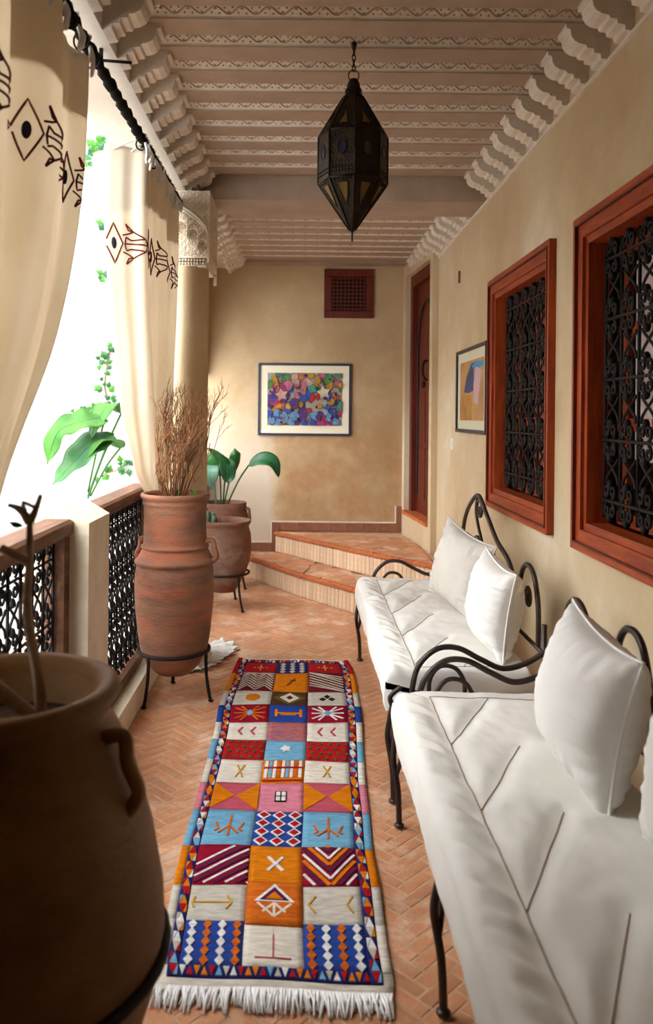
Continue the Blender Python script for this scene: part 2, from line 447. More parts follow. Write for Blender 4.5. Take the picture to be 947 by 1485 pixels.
for (X, Y, a) in bricks[:300]:
    place('brick', brick_me, floor, (X, Y, random.uniform(-.0012, .0006)), (random.uniform(-.008,.008), random.uniform(-.008,.008), a+random.uniform(-.012,.012)))
m = MB()
for (X, Y, a) in bricks[300:]:
    ca, sa = math.cos(a), math.sin(a); dz = random.uniform(-.0015, .0008)
    m.add([(X+v[0]*ca-v[1]*sa, Y+v[0]*sa+v[1]*ca, v[2]+dz) for v in bm_.v], bm_.f)
def island_material():
    mm = M_brick.copy(); mm.name = 'floor_brick_field'
    nt = mm.node_tree; g = nt.nodes.new('ShaderNodeNewGeometry')
    for n_ in list(nt.nodes):
        if n_.type == 'OBJECT_INFO':
            for l in list(n_.outputs['Random'].links): nt.links.new(g.outputs['Random Per Island'], l.to_socket)
    return mm
tag(m.build('brick_field', island_material(), floor, fix=False), kind='stuff')

# ------------------------------------------------------------------ corner steps
def step(name, label, front, top, z0, region, group=None):
    """front: polyline seen from the left to the right; region: convex ccw polygons that make the tread"""
    t = thing(name, label, 'step', (front[1][0]+.2, front[1][1]+.3, z0))
    core = front+([(1.145, 6.74)] if front[-1][0] > 1.12 else [])+[dp(-.10,-.006,0)[:2], dp(DW+.08,-.006,0)[:2], (front[0][0], 7.885)]
    MB().prism([(p[0]+.012*0, p[1]+.012) for p in core], lambda p: (p[0], p[1], z0), lambda p: (p[0], p[1], top-.012)).build('core', M_mortar, t)
    # riser tiles and edge tiles along the front
    for i in range(len(front)-1):
        a, b_ = Vector(front[i]+(0,)), Vector(front[i+1]+(0,)); d = b_-a; L = d.length; d.normalize(); an = math.atan2(d.y, d.x)
        k = max(1, round(L/.048)); wd = L/k
        rm = MB().cbox(-wd/2+.002, wd/2-.002, -.012, .016, 0, top-z0-.034, .003).mesh('riser_tile', M_riser)
        for q in range(k):
            p = a+d*(q+.5)*wd
            place('riser_tile', rm, t, (p.x, p.y, z0+.002), (0, 0, an), (1, random.uniform(.93, 1.07), 1))
        k = max(1, round(L/.15)); wd = L/k
        nm = MB().cbox(-wd/2+.001, wd/2-.001, -.032, .022, -.034, .001, .008).mesh('edge_tile', M_nose)
        for q in range(k):
            p = a+d*(q+.5)*wd
            place('edge_tile', nm, t, (p.x, p.y, top+random.uniform(-.002, .001)), (0, 0, an+random.uniform(-.01,.01)))
    xs = [p[0] for r in region for p in r]; yy = [p[1] for r in region for p in r]
    for (X, Y, a) in herring(min(xs), max(xs), min(yy), max(yy)):
        ca, sa = math.cos(a), math.sin(a)
        rect = [(X+u*ca-v*sa, Y+u*sa+v*ca) for u, v in ((-.0725,-.0225),(.0725,-.0225),(.0725,.0225),(-.0725,.0225))]
        for r in region:
            c = clip(rect, r)
            if len(c) >= 3 and abs(sum(c[i-1][0]*c[i][1]-c[i][0]*c[i-1][1] for i in range(len(c))))/2 > .0012:
                MB().prism(c, lambda p: (p[0], p[1], top-.012), lambda p: (p[0], p[1], top-.001)).build('tread_brick', M_brick, t)
                break
    return t
def off(front, d):
    out = []
    for i, p in enumerate(front):
        a = Vector(front[max(i-1,0)]); b_ = Vector(front[min(i+1,len(front)-1)]); t = (b_-a).normalized()
        out.append((p[0]-t.y*d, p[1]+t.x*d))
    return out
lo_in = off(LO_F, .026)
lo_reg = [[lo_in[1], lo_in[2], (UP_F[1][0]-.3, UP_F[1][1]+.42), (-.25, 7.86), (-.50, 7.86)],
          [lo_in[2], lo_in[3], (UP_F[1][0], UP_F[1][1]), (UP_F[1][0]-.3, UP_F[1][1]+.42)],
          [lo_in[3], (1.13, 5.56), (1.13, 6.10), UP_F[1]]]
step('lower_step', 'lower corner step with pale upright riser tiles and worn orange edge', LO_F, .20, 0.0, lo_reg)
up_in = off(UP_F, .026)
step('upper_step', 'upper corner step below the tall door, brick tread with orange edge', UP_F, .40, .20,
     [[up_in[0], up_in[1], dp(.02,-.012,0)[:2], dp(DW-.02,-.012,0)[:2], (.98, 7.86), (-.2, 7.87)], [up_in[1], (1.08, 6.15), dp(-.05,-.012,0)[:2], dp(.02,-.012,0)[:2]]])

# skirting tiles along the back wall, stepping with the stairs
bs = struct(MB().box(-.50, -.30, YB-.012, YB, .285, .298).box(-.30, -.287, YB-.012, YB, .285, .50).box(-.287, .93, YB-.012, YB, .487, .50)
      .box(.93, .943, YB-.012, YB, .487, .66).build('baseboard_back', M_white))
def skirt(x0, x1, z0, z1, n):
    w_ = (x1-x0)/n; me = MB().cbox(-w_/2+.002, w_/2-.002, -.016, 0, z0, z1, .003).mesh('skirting_tile', M_base)
    for k in range(n): place('skirting_tile', me, bs, (x0+(k+.5)*w_, YB, 0))
skirt(-.50, -.285, .205, .283, 2); skirt(-.285, -.205, .205, .485, 1); skirt(-.205, .95, .405, .485, 7); skirt(.945, 1.0, .405, .655, 1)
struct(MB().box(-.95, -.50, YB-.014, YB, 0, .085).build('baseboard_left', M_base))

# ------------------------------------------------------------------ column with carved capital
CX, CY = -.718, 4.96
col = thing('column', 'round tan plaster column under a carved white capital', 'column', (CX, CY, 0))
MB().lathe([(.16,0),(.16,.10),(.145,.12),(.132,.15),(.13,.3),(.13,2.3),(.128,2.45)], 40, (CX,CY,0)).build('shaft', M_wall, col, auto=40)
x0, x1, y0, y1 = -.87, -.572, 4.83, 5.25
M_cap = mat('carved_white_plaster', (228,216,198), (208,192,170), 16, 6, .75, .35, 60)
cap = MB().box(x0, x1-.02, y0+.06, y1, 2.45, 2.905).build('capital', M_cap, col)
sc_ = []
for (cx_, cz_, rx_, rz_) in ((x1-.045, 2.555, .030, .05), (x1-.105, 2.625, .034, .055), (x1-.175, 2.67, .036, .05), (x1-.25, 2.70, .04, .04)):
    sc_ += [(cx_+rx_*math.cos(PI*k/6), cz_+rz_*math.sin(PI*k/6)) for k in range(7)]
slab = [(x0,2.905),(x1,2.905),(x1,2.47),(x1-.015,2.47),(x1-.015,2.53)]+sc_+[(x0,2.70)]
MB().prism(slab, lambda p: (p[0], y0, p[1]), lambda p: (p[0], y0+.055, p[1])).build('scalloped_arch', M_cap, cap)
MB().prism([(y0+.056,2.905),(y1+.02,2.905),(y1+.02,2.40),(y1,2.40),(y1-.01,2.47),(y0+.2,2.50),(y0+.056,2.47)], lambda p: (x1-.02, p[0], p[1]), lambda p: (x1, p[0], p[1])).build('side_plate', M_cap, cap)
arc = [(x0+(x1-x0)*k/14, 2.655+.19*math.cos(k/14*PI/2)**.8) for k in range(14)]+[(x1-.004, 2.63)]
m = MB()
for dz, r in ((0, .011), (.026, .006), (-.02, .005)): m.tube([(x, y0-.002, z+dz) for x, z in arc], r, 6)
m.build('arch_moulding', M_cap, cap, True)
m = MB()
for i in range(28):
    for j in range(38):
        x = x0+.008+i*.0105+(.005 if j % 2 else 0); z = 2.505+j*.0105
        if x > x1-.008 or z > 2.895: continue
        za = interp(x, [a_[0] for a_ in arc], [a_[1] for a_ in arc])
        if z > za+.04: yy = y0
        elif not inside((x, z), slab): yy = y0+.059
        elif z < za-.032 and inside((x, z-.012), slab): yy = y0
        else: continue
        if (i*7+j*5) % 4 == 0: continue
        m.blob((x, yy, z), .0046+.002*((i+j) % 3 == 0), .007, .0046+.002*((i*j) % 3 == 0), 5, 3)
for i in range(24):
    for j in range(24):
        if (i*3+j*5) % 4: m.blob((x1, y0+.07+i*.0145, 2.53+j*.0145), .006, .0062, .0062, 5, 3)
tag(m.build('carving', M_cap, cap, True), kind='stuff')
m = MB()
for z in (2.462, 2.484):
    k = 0
    while x0+.018*k < x1-.03: m.box(x0+.018*k, x0+.018*k+.010, y0+.030, y0+.062, z, z+.014); k += 1
m.box(x0, x1-.02, y0+.025, y0+.065, 2.445, 2.458).box(x0, x1-.02, y0+.025, y0+.065, 2.502, 2.512)
m.build('dentil_band', M_cap, cap)

# ------------------------------------------------------------------ iron grilles (windows and railings)
G = {}
def gm(key, fn):
    if key not in G: G[key] = fn()
    return G[key]
def grille(parent, x, ya, yb, za, zb, cell, nsec, band=.13, r=.0065):
    """wrought iron in the plane x: upright bars, cross bars with scrolls above and below, crossed strips in the fields"""
    n = max(1, round((yb-ya)/cell)); cw = (yb-ya)/n
    fh = ((zb-za)-band*(nsec+1))/nsec
    bar = gm(('bar', round(zb-za,3), r), lambda: MB().tube([(0,0,0),(0,0,zb-za)], r, 6).mesh('bar', M_iron, True))
    for i in range(n+1): place('bar', bar, parent, (x, ya+i*cw, za))
    hb = gm(('hb', round(yb-ya,3), r), lambda: MB().tube([(0,0,0),(0,yb-ya,0)], r*.95, 6).mesh('cross_bar', M_iron, True))
    rr = min(cw/4.3, band/5.2)
    def scroll():
        pts = []
        for k in range(17):
            a = -PI/2+k/16*2.5*PI; q = rr*(1-.66*k/16)
            pts.append((0, q*math.cos(a), q*math.sin(a)))
        return MB().tube(pts, r*.85, 5).mesh('scroll', M_iron, True)
    sc = gm(('sc', round(rr,4), r), scroll)
    def strip():
        w2 = cw*.36
        pts = cr([(0,-w2,-fh/2),(0,-w2*.8,-fh*.22),(0,0,fh*.10),(0,w2*.55,fh*.30),(0,w2,fh/2)], 4)
        return MB().tube(pts, r*.8, 5).mesh('cross_strip', M_iron, True)
    st = gm(('st', round(cw,4), round(fh,4), r), strip)
    knot = gm(('kn', r), lambda: MB().blob((0,0,0), r*2.1, r*2.1, r*2.8, 8, 6).mesh('knot', M_iron, True))
    for s_ in range(nsec+1):
        z = za+s_*(fh+band)
        place('cross_bar', hb, parent, (x-r, ya, z+band/2))
        for i in range(n):
            for d in (-1, 1):
                for e in (-1, 1):
                    place('scroll', sc, parent, (x-r*1.2, ya+(i+.5)*cw+d*rr*1.05, z+band/2+e*(rr*1.12+r)), (0, 0, 0 if d > 0 else PI), (1, 1, e))
            place('knot', knot, parent, (x-r, ya+(i+.5)*cw, z+band*.98)); place('knot', knot, parent, (x-r, ya+(i+.5)*cw, z+band*.02))
        if s_ < nsec:
            for i in range(n):
                c = (x, ya+(i+.5)*cw, z+band+fh/2)
                place('cross_strip', st, parent, c); place('cross_strip', st, parent, c, (0,0,PI))

# ------------------------------------------------------------------ windows
def window(name, ya, yb, kind):
    z0, z1 = WZ; fw = .115
    t = thing(name, None, None, (XW, (ya+yb)/2, z0)); t['kind'] = 'structure'
    def ring(o, i, x0, x1):   # four mitred pieces between two rectangles (inset o .. i)
        out = []
        A = [(ya+o, z0+o), (yb-o, z0+o), (yb-o, z1-o), (ya+o, z1-o)]; B = [(ya+i, z0+i), (yb-i, z0+i), (yb-i, z1-i), (ya+i, z1-i)]
        for k in range(4):
            j = (k+1) % 4
            out.append(([A[k], A[j], B[j], B[k]], x0, x1))
        return out
    for (o, i, xa, nm) in ((0, .03, XW-.034, 'outer_moulding'), (.03, .085, XW-.024, 'frame'), (.085, fw, XW-.010, 'inner_moulding')):
        for k, (poly, xa, xb) in enumerate(ring(o, i, xa, XW+.075)):
            MB().prism(poly, lambda p: (xa, p[0], p[1]), lambda p: (xb, p[0], p[1])).build(nm, M_woodh if k % 2 == 0 else M_wood, t)
    m = MB()
    for k, (poly, xa, xb) in enumerate(ring(.027, .034, XW-.038, XW-.02)): m.prism(poly, lambda p: (xa, p[0], p[1]), lambda p: (xb, p[0], p[1]))
    m.build('bead', M_dark, t)
    grille(t, XW+.055, ya+fw+.02, yb-fw-.02, z0+fw+.03, z1-fw-.01, .15, 4, .135, .0072)
    # casement behind the grille
    a, b_ = ya+fw, yb-fw; za, zb = z0+fw, z1-fw
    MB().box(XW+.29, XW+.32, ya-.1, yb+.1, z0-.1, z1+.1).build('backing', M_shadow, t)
    stiles = [(a, a+.10), (lerp(a,b_,.5)-.09, lerp(a,b_,.5)+.09), (b_-.10, b_)]
    if kind == 2: stiles = [(a, a+.09), (2.60, 2.73), (3.085, b_-.02)]
    for (p, q) in stiles: MB().box(XW+.11, XW+.15, p, q, za, zb).build('casement_stile', M_wood, t)
    for zz in (za, lerp(za,zb,.33), lerp(za,zb,.66), zb-.06): MB().box(XW+.112, XW+.148, a, b_, zz, zz+.05).build('casement_rail', M_woodh, t)
    gl = mat('window_glass', (20,16,14), rough=.06, spec=.6)
    if kind == 2:
        MB().box(XW+.13, XW+.135, a, b_, za, zb).build('pane', gl, t)
        pk = mat('pale_pink_highlight', (226,206,200), (196,176,172), 8, 4, .9)
        MB().grid(lambda u, v: (XW+.118+.008*math.sin(u*22), lerp(2.74, 3.03, u), lerp(za+.26, zb-.10, v)), 30, 4).build('pane_highlight', pk, t, True)  # pale rippled sheet stands in for bright highlights on the glass
    else:
        MB().box(XW+.13, XW+.135, a, b_, za, zb).build('pane', gl, t)
    return t
window('window_1', W1[0], W1[1], 1)
window('window_2', W2[0], W2[1], 2)

# ------------------------------------------------------------------ balustrade along the courtyard
struct(MB().box(-1.02, -.84, .55, 4.78, -.02, .13).box(-1.02, -.86, 5.15, YB, -.02, .13).build('trim_6', M_post))   # kerb
def railing(ya, yb, label, cat='railing', cell=.115):
    t = thing('railing', label, cat, (-.95, (ya+yb)/2, .13))
    MB().cbox(-1.01, -.89, ya, yb, 1.07, 1.135, .012).build('top_rail', M_rail, t)
    MB().cbox(-.99, -.90, ya, yb, .132, .185, .006).build('bottom_rail', M_rail, t)
    for (p, q) in ((ya, ya+.07), (yb-.07, yb)): MB().cbox(-.985, -.905, p, q, .185, 1.07, .006).build('stile', M_rail, t)
    grille(t, -.945, ya+.08, yb-.08, .19, 1.065, cell, 3, .15, .0065)
    return t
railing(1.44, 3.12, 'brown wooden railing with iron scrollwork beside the large dark pot')
railing(3.45, 4.76, 'brown wooden railing with iron scrollwork behind the tall terracotta jar')
railing(5.16, 7.86, 'brown wooden railing with iron scrollwork beyond the round column', cell=.17)
post = MB().prism([(-.83,-.02),(-.83,1.118),(-.96,1.196),(-1.09,1.118),(-1.09,-.02)], lambda p: (p[0], 3.12, p[1]), lambda p: (p[0], 3.45, p[1])).build('balustrade_post', M_post)
tag(post, 'cream plastered post with pitched top between the two railings', 'post')

# ------------------------------------------------------------------ curtains
def sheet(keys, folds, amp):
    """keys: list of (z, [xy control points]); returns S(s, t)"""
    zs = [k[0] for k in keys]; rows = [[Vector((p[0], p[1], 0)) for p in k[1]] for k in keys]
    m_ = len(rows[0]); ztop, zbot = zs[0], zs[-1]
    dense = []
    for r in rows:
        q = cr(r, 12); L = [0]
        for i in range(len(q)-1): L.append(L[-1]+(q[i+1]-q[i]).length)
        dense.append((q, [l/L[-1] for l in L]))
    def at(row, s):
        q, L = dense[row]
        for i in range(len(L)-1):
            if s <= L[i+1]: t = (s-L[i])/max(1e-9, L[i+1]-L[i]); return q[i].lerp(q[i+1], t)
        return q[-1].copy()
    def Sf(s, t):
        z = ztop+(zbot-ztop)*t
        for i in range(len(zs)-1):
            if z >= zs[i+1] or i == len(zs)-2:
                k = (zs[i]-z)/(zs[i]-zs[i+1]); break
        p0, p1, p2, p3 = at(max(i-1,0), s), at(i, s), at(i+1, s), at(min(i+2,len(zs)-1), s)
        p = .5*((2*p1)+(p2-p0)*k+(2*p0-5*p1+4*p2-p3)*k*k+(3*p1-p0-3*p2+p3)*k**3)
        e = .012
        d = (at(i, min(1, s+e)).lerp(at(i+1, min(1, s+e)), k)-at(i, max(0, s-e)).lerp(at(i+1, max(0, s-e)), k))
        nrm = Vector((d.y, -d.x, 0)); nrm = nrm.normalized() if nrm.length > 1e-6 else Vector((1,0,0))
        a = amp*(.55+.45*t)*(math.sin(2*PI*folds*s+.6*math.sin(3*s+2*t))+.35*math.sin(2*PI*folds*2.3*s+1+t))
        p = p+nrm*a; p.z = z
        return p
    return Sf
def soft(o, th=.003):
    md = o.modifiers.new('thickness', 'SOLIDIFY'); md.thickness = th; md.offset = 0; return o
def nrm_at(Sf, s, t):
    e = .004
    a = Sf(min(1,s+e), t)-Sf(max(0,s-e), t); b_ = Sf(s, min(1,t+e))-Sf(s, max(0,t-e)); n_ = a.cross(b_)
    return n_.normalized() if n_.length > 1e-9 else Vector((1,0,0))
MOT = [[(0,0),(.05,.145),(.10,0),(.05,-.145),(0,0)],
       [(.10,.06),(.135,.075),(.165,.095),(.20,.07),(.235,.045),(.26,0)], [(.10,-.06),(.135,-.075),(.165,-.095),(.20,-.07),(.235,-.045),(.26,0)],
       [(.115,.0),(.16,.006),(.21,.004),(.26,0)], [(.12,.048),(.15,.032),(.19,.036),(.235,.045)], [(.12,-.048),(.15,-.032),(.19,-.036),(.235,-.045)],
       [(.12,.048),(.112,.0),(.12,-.048)], [(.165,.095),(.14,.12),(.115,.15)], [(.165,-.095),(.14,-.12),(.115,-.15)], [(.165,-.095),(.135,-.10),(.115,-.15)], [(.165,.095),(.135,.10),(.115,.15)]]
def embroider(Sf, parent, width, ztop, zbot, zc, side, s_off=0.0):
    m = MB(); em = MB(); k = 0
    def P(u, dz):
        s_ = u/width+s_off; t = (ztop-(zc+dz))/(ztop-zbot)
        if not 0.002 < s_ < .998: return None
        return Sf(s_, t)+nrm_at(Sf, s_, t)*side*.003
    while k*.26 < width:
        for pl in MOT:
            pts = []
            for i in range(len(pl)-1):
                for q in range(6):
                    a = q/6; v = P(k*.26+lerp(pl[i][0], pl[i+1][0], a), lerp(pl[i][1], pl[i+1][1], a)*.62)
                    if v: pts.append(v)
            if len(pts) > 2: m.tube(pts, .0036, 5)
        ring = [P(k*.26+.05+.014*math.cos(a*PI/6), .026*math.sin(a*PI/6)) for a in range(12)]
        if all(ring):
            em.add([v+Vector((0,0,0)) for v in ring]+[P(k*.26+.05, 0)], [(i, (i+1) % 12, 12) for i in range(12)])
        k += 1
    o = m.build('embroidery', M_emb, parent, True)
    if em.v: soft(em.build('embroidered_eye', M_eye, parent, True), .004)
    return o
def curtain(label, keys, folds, amp, width, side, hz, s_off=0.0):
    Sf = sheet(keys, folds, amp); zt, zb = keys[0][0], keys[-1][0]
    p0 = Sf(.5, 1)
    t = thing('curtain', label, 'curtain', (p0.x, p0.y, zb), 'curtains hung from the iron rod')
    soft(MB().grid(Sf, 150, 90).build('cloth', M_curt, t, True, fix=False))
    def hd(s_, v):
        tt = v*((zt-hz)/(zt-zb))*(1+.12*math.sin(9*s_+1)+.06*math.sin(31*s_))
        return Sf(s_, tt)+nrm_at(Sf, s_, tt)*(-side)*.007
    soft(MB().grid(hd, 120, 14).build('header_band', M_curt, t, True, fix=False))
    embroider(Sf, t, width, zt, zb, 2.345, side, s_off)
    # tie ribbons at the top
    for k in range(15):
        s_ = .03+.94*k/14; a = Sf(s_, 0); 
        m = MB(); top = Vector((-.76, a.y+.0, 2.83))
        m.tube(cr([a+Vector((0,0,-.02)), a.lerp(top,.5)+Vector((.012,0,.0)), top+Vector((.02,0,.012)), top+Vector((0,.006,.02)), top+Vector((-.02,.01,0))], 5), .006, 5)
        for q in range(3):
            l = random.uniform(.05,.11); d = random.uniform(-.03,.03)
            m.tube(cr([top+Vector((.018,0,-.02)), top+Vector((.03+d*.3,d*.5,-.02-l*.5)), top+Vector((.024,d,-.02-l))], 4), [.007]*8+[.004], 5)
        m.build('tie_ribbon', M_marble, t, True)
    return t, Sf
K2 = [(2.80, [(-.93,3.70),(-.84,3.73),(-.75,3.77),(-.79,3.95),(-.73,4.12),(-.79,4.30),(-.74,4.48),(-.79,4.63),(-.75,4.77)]),
      (2.30, [(-.925,3.72),(-.84,3.75),(-.755,3.80),(-.80,3.98),(-.73,4.16),(-.79,4.33),(-.74,4.50),(-.79,4.65),(-.76,4.78)]),
      (1.55, [(-.92,4.06),(-.85,4.07),(-.78,4.12),(-.82,4.26),(-.76,4.38),(-.81,4.50),(-.76,4.60),(-.81,4.70),(-.79,4.79)]),
      (1.22, [(-.905,4.34),(-.86,4.36),(-.80,4.42),(-.83,4.50),(-.78,4.57),(-.83,4.64),(-.79,4.70),(-.83,4.75),(-.81,4.80)]),
      (1.04, [(-.885,4.585),(-.86,4.595),(-.81,4.61),(-.845,4.64),(-.80,4.67),(-.845,4.70),(-.81,4.73),(-.845,4.76),(-.83,4.79)]),
      (.70, [(-.88,4.58),(-.86,4.59),(-.81,4.61),(-.84,4.64),(-.80,4.67),(-.84,4.70),(-.81,4.74),(-.84,4.77),(-.83,4.80)]),
      (.14, [(-.875,4.58),(-.85,4.59),(-.82,4.61),(-.84,4.65),(-.81,4.68),(-.84,4.71),(-.82,4.74),(-.84,4.77),(-.83,4.79)])]
c2, S2 = curtain('cream curtain with dark red embroidery gathered beside the round column', K2, 6.5, .017, 1.55, -1, 2.54)
K1 = [(2.80, [(-.80,.62),(-.76,.90),(-.80,1.15),(-.74,1.42),(-.81,1.68),(-.72,1.93),(-.83,2.15),(-.73,2.38),(-.81,2.58),(-.76,2.80)]),
      (2.30, [(-.80,.66),(-.76,.94),(-.80,1.18),(-.74,1.44),(-.82,1.70),(-.72,1.93),(-.84,2.12),(-.73,2.36),(-.81,2.56),(-.77,2.77)]),
      (1.80, [(-.82,.95),(-.78,1.16),(-.82,1.34),(-.76,1.55),(-.83,1.76),(-.74,1.93),(-.84,2.08),(-.75,2.27),(-.81,2.42),(-.78,2.55)]),
      (1.30, [(-.85,1.45),(-.81,1.55),(-.85,1.65),(-.79,1.75),(-.85,1.84),(-.78,1.91),(-.86,1.98),(-.79,2.05),(-.84,2.10),(-.81,2.15)]),
      (1.00, [(-.87,1.86),(-.84,1.88),(-.87,1.91),(-.83,1.94),(-.87,1.96),(-.82,1.98),(-.87,2.01),(-.83,2.03),(-.86,2.06),(-.84,2.08)]),
      (.16, [(-.875,1.95),(-.85,1.97),(-.875,1.99),(-.84,2.01),(-.87,2.03),(-.83,2.05),(-.87,2.07),(-.84,2.10),(-.86,2.12),(-.85,2.14)])]
c1, S1 = curtain('cream curtain with dark red embroidery above the large dark pot', K1, 8, .022, 2.5, -1, 2.56)
# ragged white curtain hem, built as its own piece, round the column foot
hem = MB()
def hemf(u, v):
    a = lerp(-2.0, 1.15, u); r0 = .164; zg = abs((u*13) % 1-.5)*2; r1 = .20+.055*zg+.22*sm((a+.1)/1.2)
    r = lerp(r0, r1, v); z = .006+.03*(1-v)**2+.022*zg*v*(1-v*.5)+.012*abs(math.sin(v*9+u*40))
    return (CX+r*math.cos(a), CY+r*math.sin(a)+.05*u, z)
hem.grid(hemf, 90, 10); tag(soft(hem.build('curtain_hem', M_marble, None, True, fix=False), .004), 'ragged white curtain hem lying on the floor round the column foot', 'cloth')

rod = thing('curtain_rod', 'dark twisted iron curtain rod under the white lintel', 'rod', (-.76, 2.7, 2.83))
pts = [(-.76, .60+k*.03, 2.83) for k in range(142)]
MB().tube(pts, [.021+.005*math.sin(k*1.9)+.002*math.sin(k*.7) for k in range(142)], 7).build('bar', M_rod, rod, True)
rg = MB().tube([(.03*math.cos(a*PI/8), .0, -.012+.03*math.sin(a*PI/8)) for a in range(16)], .004, 5, closed=True).mesh('ring', M_iron, True)
for (a, b_, n_) in ((.66, 2.84, 16), (3.72, 4.78, 12)):
    for k in range(n_): place('ring', rg, rod, (-.76, lerp(a, b_, k/(n_-1)), 2.822), (random.uniform(-.3,.3), 0, random.uniform(-.4,.4)))
for yy in (2.96, 1.0):
    MB().tube([(-.76,yy,2.83),(-.76,yy,2.86),(-.76,yy,2.905)], .008, 6).tube([(-.77,yy,2.862),(-.65,yy+.02,2.862)], .006, 6).build('bracket', M_iron, rod, True)
MB().blob((-.76, 4.815, 2.83), .026, .03, .026, 10, 8).build('finial', M_iron, rod, True)

# ------------------------------------------------------------------ rug
rug = thing('runner_rug', 'long patchwork runner rug of red, blue, orange and cream squares with white fringe', 'rug', (-.07, 3.5, 0))
RY0, RY1 = 2.13, 5.01
def rugp(u, v, h=0.0):
    Y = lerp(RY0, RY1, v)
    xl = interp(Y, [p[1] for p in rug_L], [p[0] for p in rug_L]); xr = interp(Y, [p[1] for p in rug_R], [p[0] for p in rug_R])
    y = Y+.012*(u-.5)*(-2)*(1-v)
    z = .010+.003*math.sin(Y*9+u*3)+.002*math.sin(u*11+Y*4)+h
    return Vector((lerp(xl, xr, u), y, z))
def rug_box(u0, u1, v0, v1, h0, h1, name, m_, parent=None, nu=6, nv=5, bulge=0.0):
    def top(a, b_):
        e = bulge*min(1, 8*min(a, 1-a, b_, 1-b_))
        du = .004*math.sin(b_*7+u0*30)*0
        return rugp(lerp(u0, u1, a)+du, lerp(v0, v1, b_), h1+e)
    mb = MB().grid(top, nu, nv)
    k = len(mb.v); per = [i for i in range(nu+1)]+[j*(nu+1)+nu for j in range(1, nv+1)]+[nv*(nu+1)+i for i in range(nu-1, -1, -1)]+[j*(nu+1) for j in range(nv-1, 0, -1)]
    low = [(mb.v[i][0], mb.v[i][1], mb.v[i][2]-(h1-h0)) for i in per]
    mb.v += low; q = len(per)
    for i in range(q):
        j = (i+1) % q; mb.f.append((per[i], k+i, k+j, per[j]))
    return mb.build(name, m_, parent or rug, True, fix=True)
def wool(nm, c, c2=None): return mat('wool_'+nm, c, c2 or tuple(max(0, int(x*.86)) for x in c), 22, 4, .95, .5, 160, stretch=(1,4,1), spec=.05)
W = dict(red=wool('red', (176,28,34)), crim=wool('crimson', (148,18,44)), org=wool('orange', (222,126,18)), blue=wool('blue', (44,72,152)), navy=wool('navy', (38,44,104)),
         sky=wool('sky_blue', (118,176,208)), cream=wool('cream', (232,222,206)), grey=wool('grey_cream', (206,198,184)), pink=wool('pink', (222,132,150)), rose=wool('rose', (196,88,104)),
         white=wool('white', (238,236,232)), plum=wool('plum', (92,34,72)), dred=wool('dark_red', (112,24,34)), olive=wool('olive', (98,88,40)), brown=wool('brown', (84,52,34)),
         shag=wool('shag_orange', (214,112,34), (180,84,24)), black=wool('black', (36,32,36)), gold=wool('gold', (206,160,70)), mixed=wool('mixed', (198,110,72), (120,84,128)))
rug_box(0, 1, 0, 1, -.008, 0, 'weave', W['cream'], nu=20, nv=120)
UC = [0, .042, .092, .362, .627, .905, .957, 1]
RYs = [2.212, 2.414, 2.6, 2.832, 3.091, 3.323, 3.539, 3.76, 3.984, 4.211, 4.427, 4.74, 4.925]
RV = [(y-RY0)/(RY1-RY0) for y in RYs]; V0 = (2.165-RY0)/(RY1-RY0); V1 = (4.985-RY0)/(RY1-RY0)
rowcol = [('blue','cream','blue'), ('grey','shag','grey'), ('crim','org','crim'), ('sky','blue','sky'), ('rose','pink','rose'), ('cream','org','cream'), ('red','sky','red'),
          ('cream','mixed','cream'), ('crim','blue','crim'), ('grey','brown','grey'), ('dred','org','dred'), ('red','navy','red')]
sidecol = ['cream','grey','org','sky','pink','cream','sky','cream','blue','grey','org','red']
def ribbon(u0, u1, v0, v1, lines, wid, key, h=.0062, name='motif', parent=None):
    """lines in patch space 0..1, drawn as thin flat stitched bands"""
    mb = MB()
    pw = (u1-u0)*.68; ph = (v1-v0)*(RY1-RY0)
    for ln in lines:
        for i in range(len(ln)-1):
            a, b_ = ln[i], ln[i+1]
            d = Vector(((b_[0]-a[0])*pw, (b_[1]-a[1])*ph)); L = d.length
            if L < 1e-5: continue
            nn = Vector((-d.y, d.x))/L*wid/2; k = max(1, int(L/.03))
            vs = []
            for q in range(k+1):
                x = lerp(a[0], b_[0], q/k); y = lerp(a[1], b_[1], q/k)
                for sg in (1, -1):
                    vs.append(rugp(lerp(u0, u1, x+sg*nn.x/pw), lerp(v0, v1, y+sg*nn.y/ph), h-.0016))
            mb.add(vs, [(2*q, 2*q+1, 2*q+3, 2*q+2) for q in range(k)])
    o = mb.build(name, W[key], parent or rug, False, fix=False)
    md = o.modifiers.new('t', 'SOLIDIFY'); md.thickness = .003; md.offset = -1 if False else 0
    return o
def fills(u0, u1, v0, v1, polys, key, h=.006, parent=None, name='motif'):
    for poly in polys:
        mb = MB()
        c = (sum(p[0] for p in poly)/len(poly), sum(p[1] for p in poly)/len(poly))
        P = [rugp(lerp(u0,u1,p[0]), lerp(v0,v1,p[1]), h-.0014) for p in poly]; n_ = len(P)
        mb.add(P+[rugp(lerp(u0,u1,c[0]), lerp(v0,v1,c[1]), h-.0008)], [(i, (i+1) % n_, n_) for i in range(n_)])
        o = mb.build(name, W[key], parent or rug, False, fix=False)
        md = o.modifiers.new('t', 'SOLIDIFY'); md.thickness = .003; md.offset = 0
def diam(x, y, a, b_): return [(x-a,y),(x,y-b_),(x+a,y),(x,y+b_)]
patch = {}
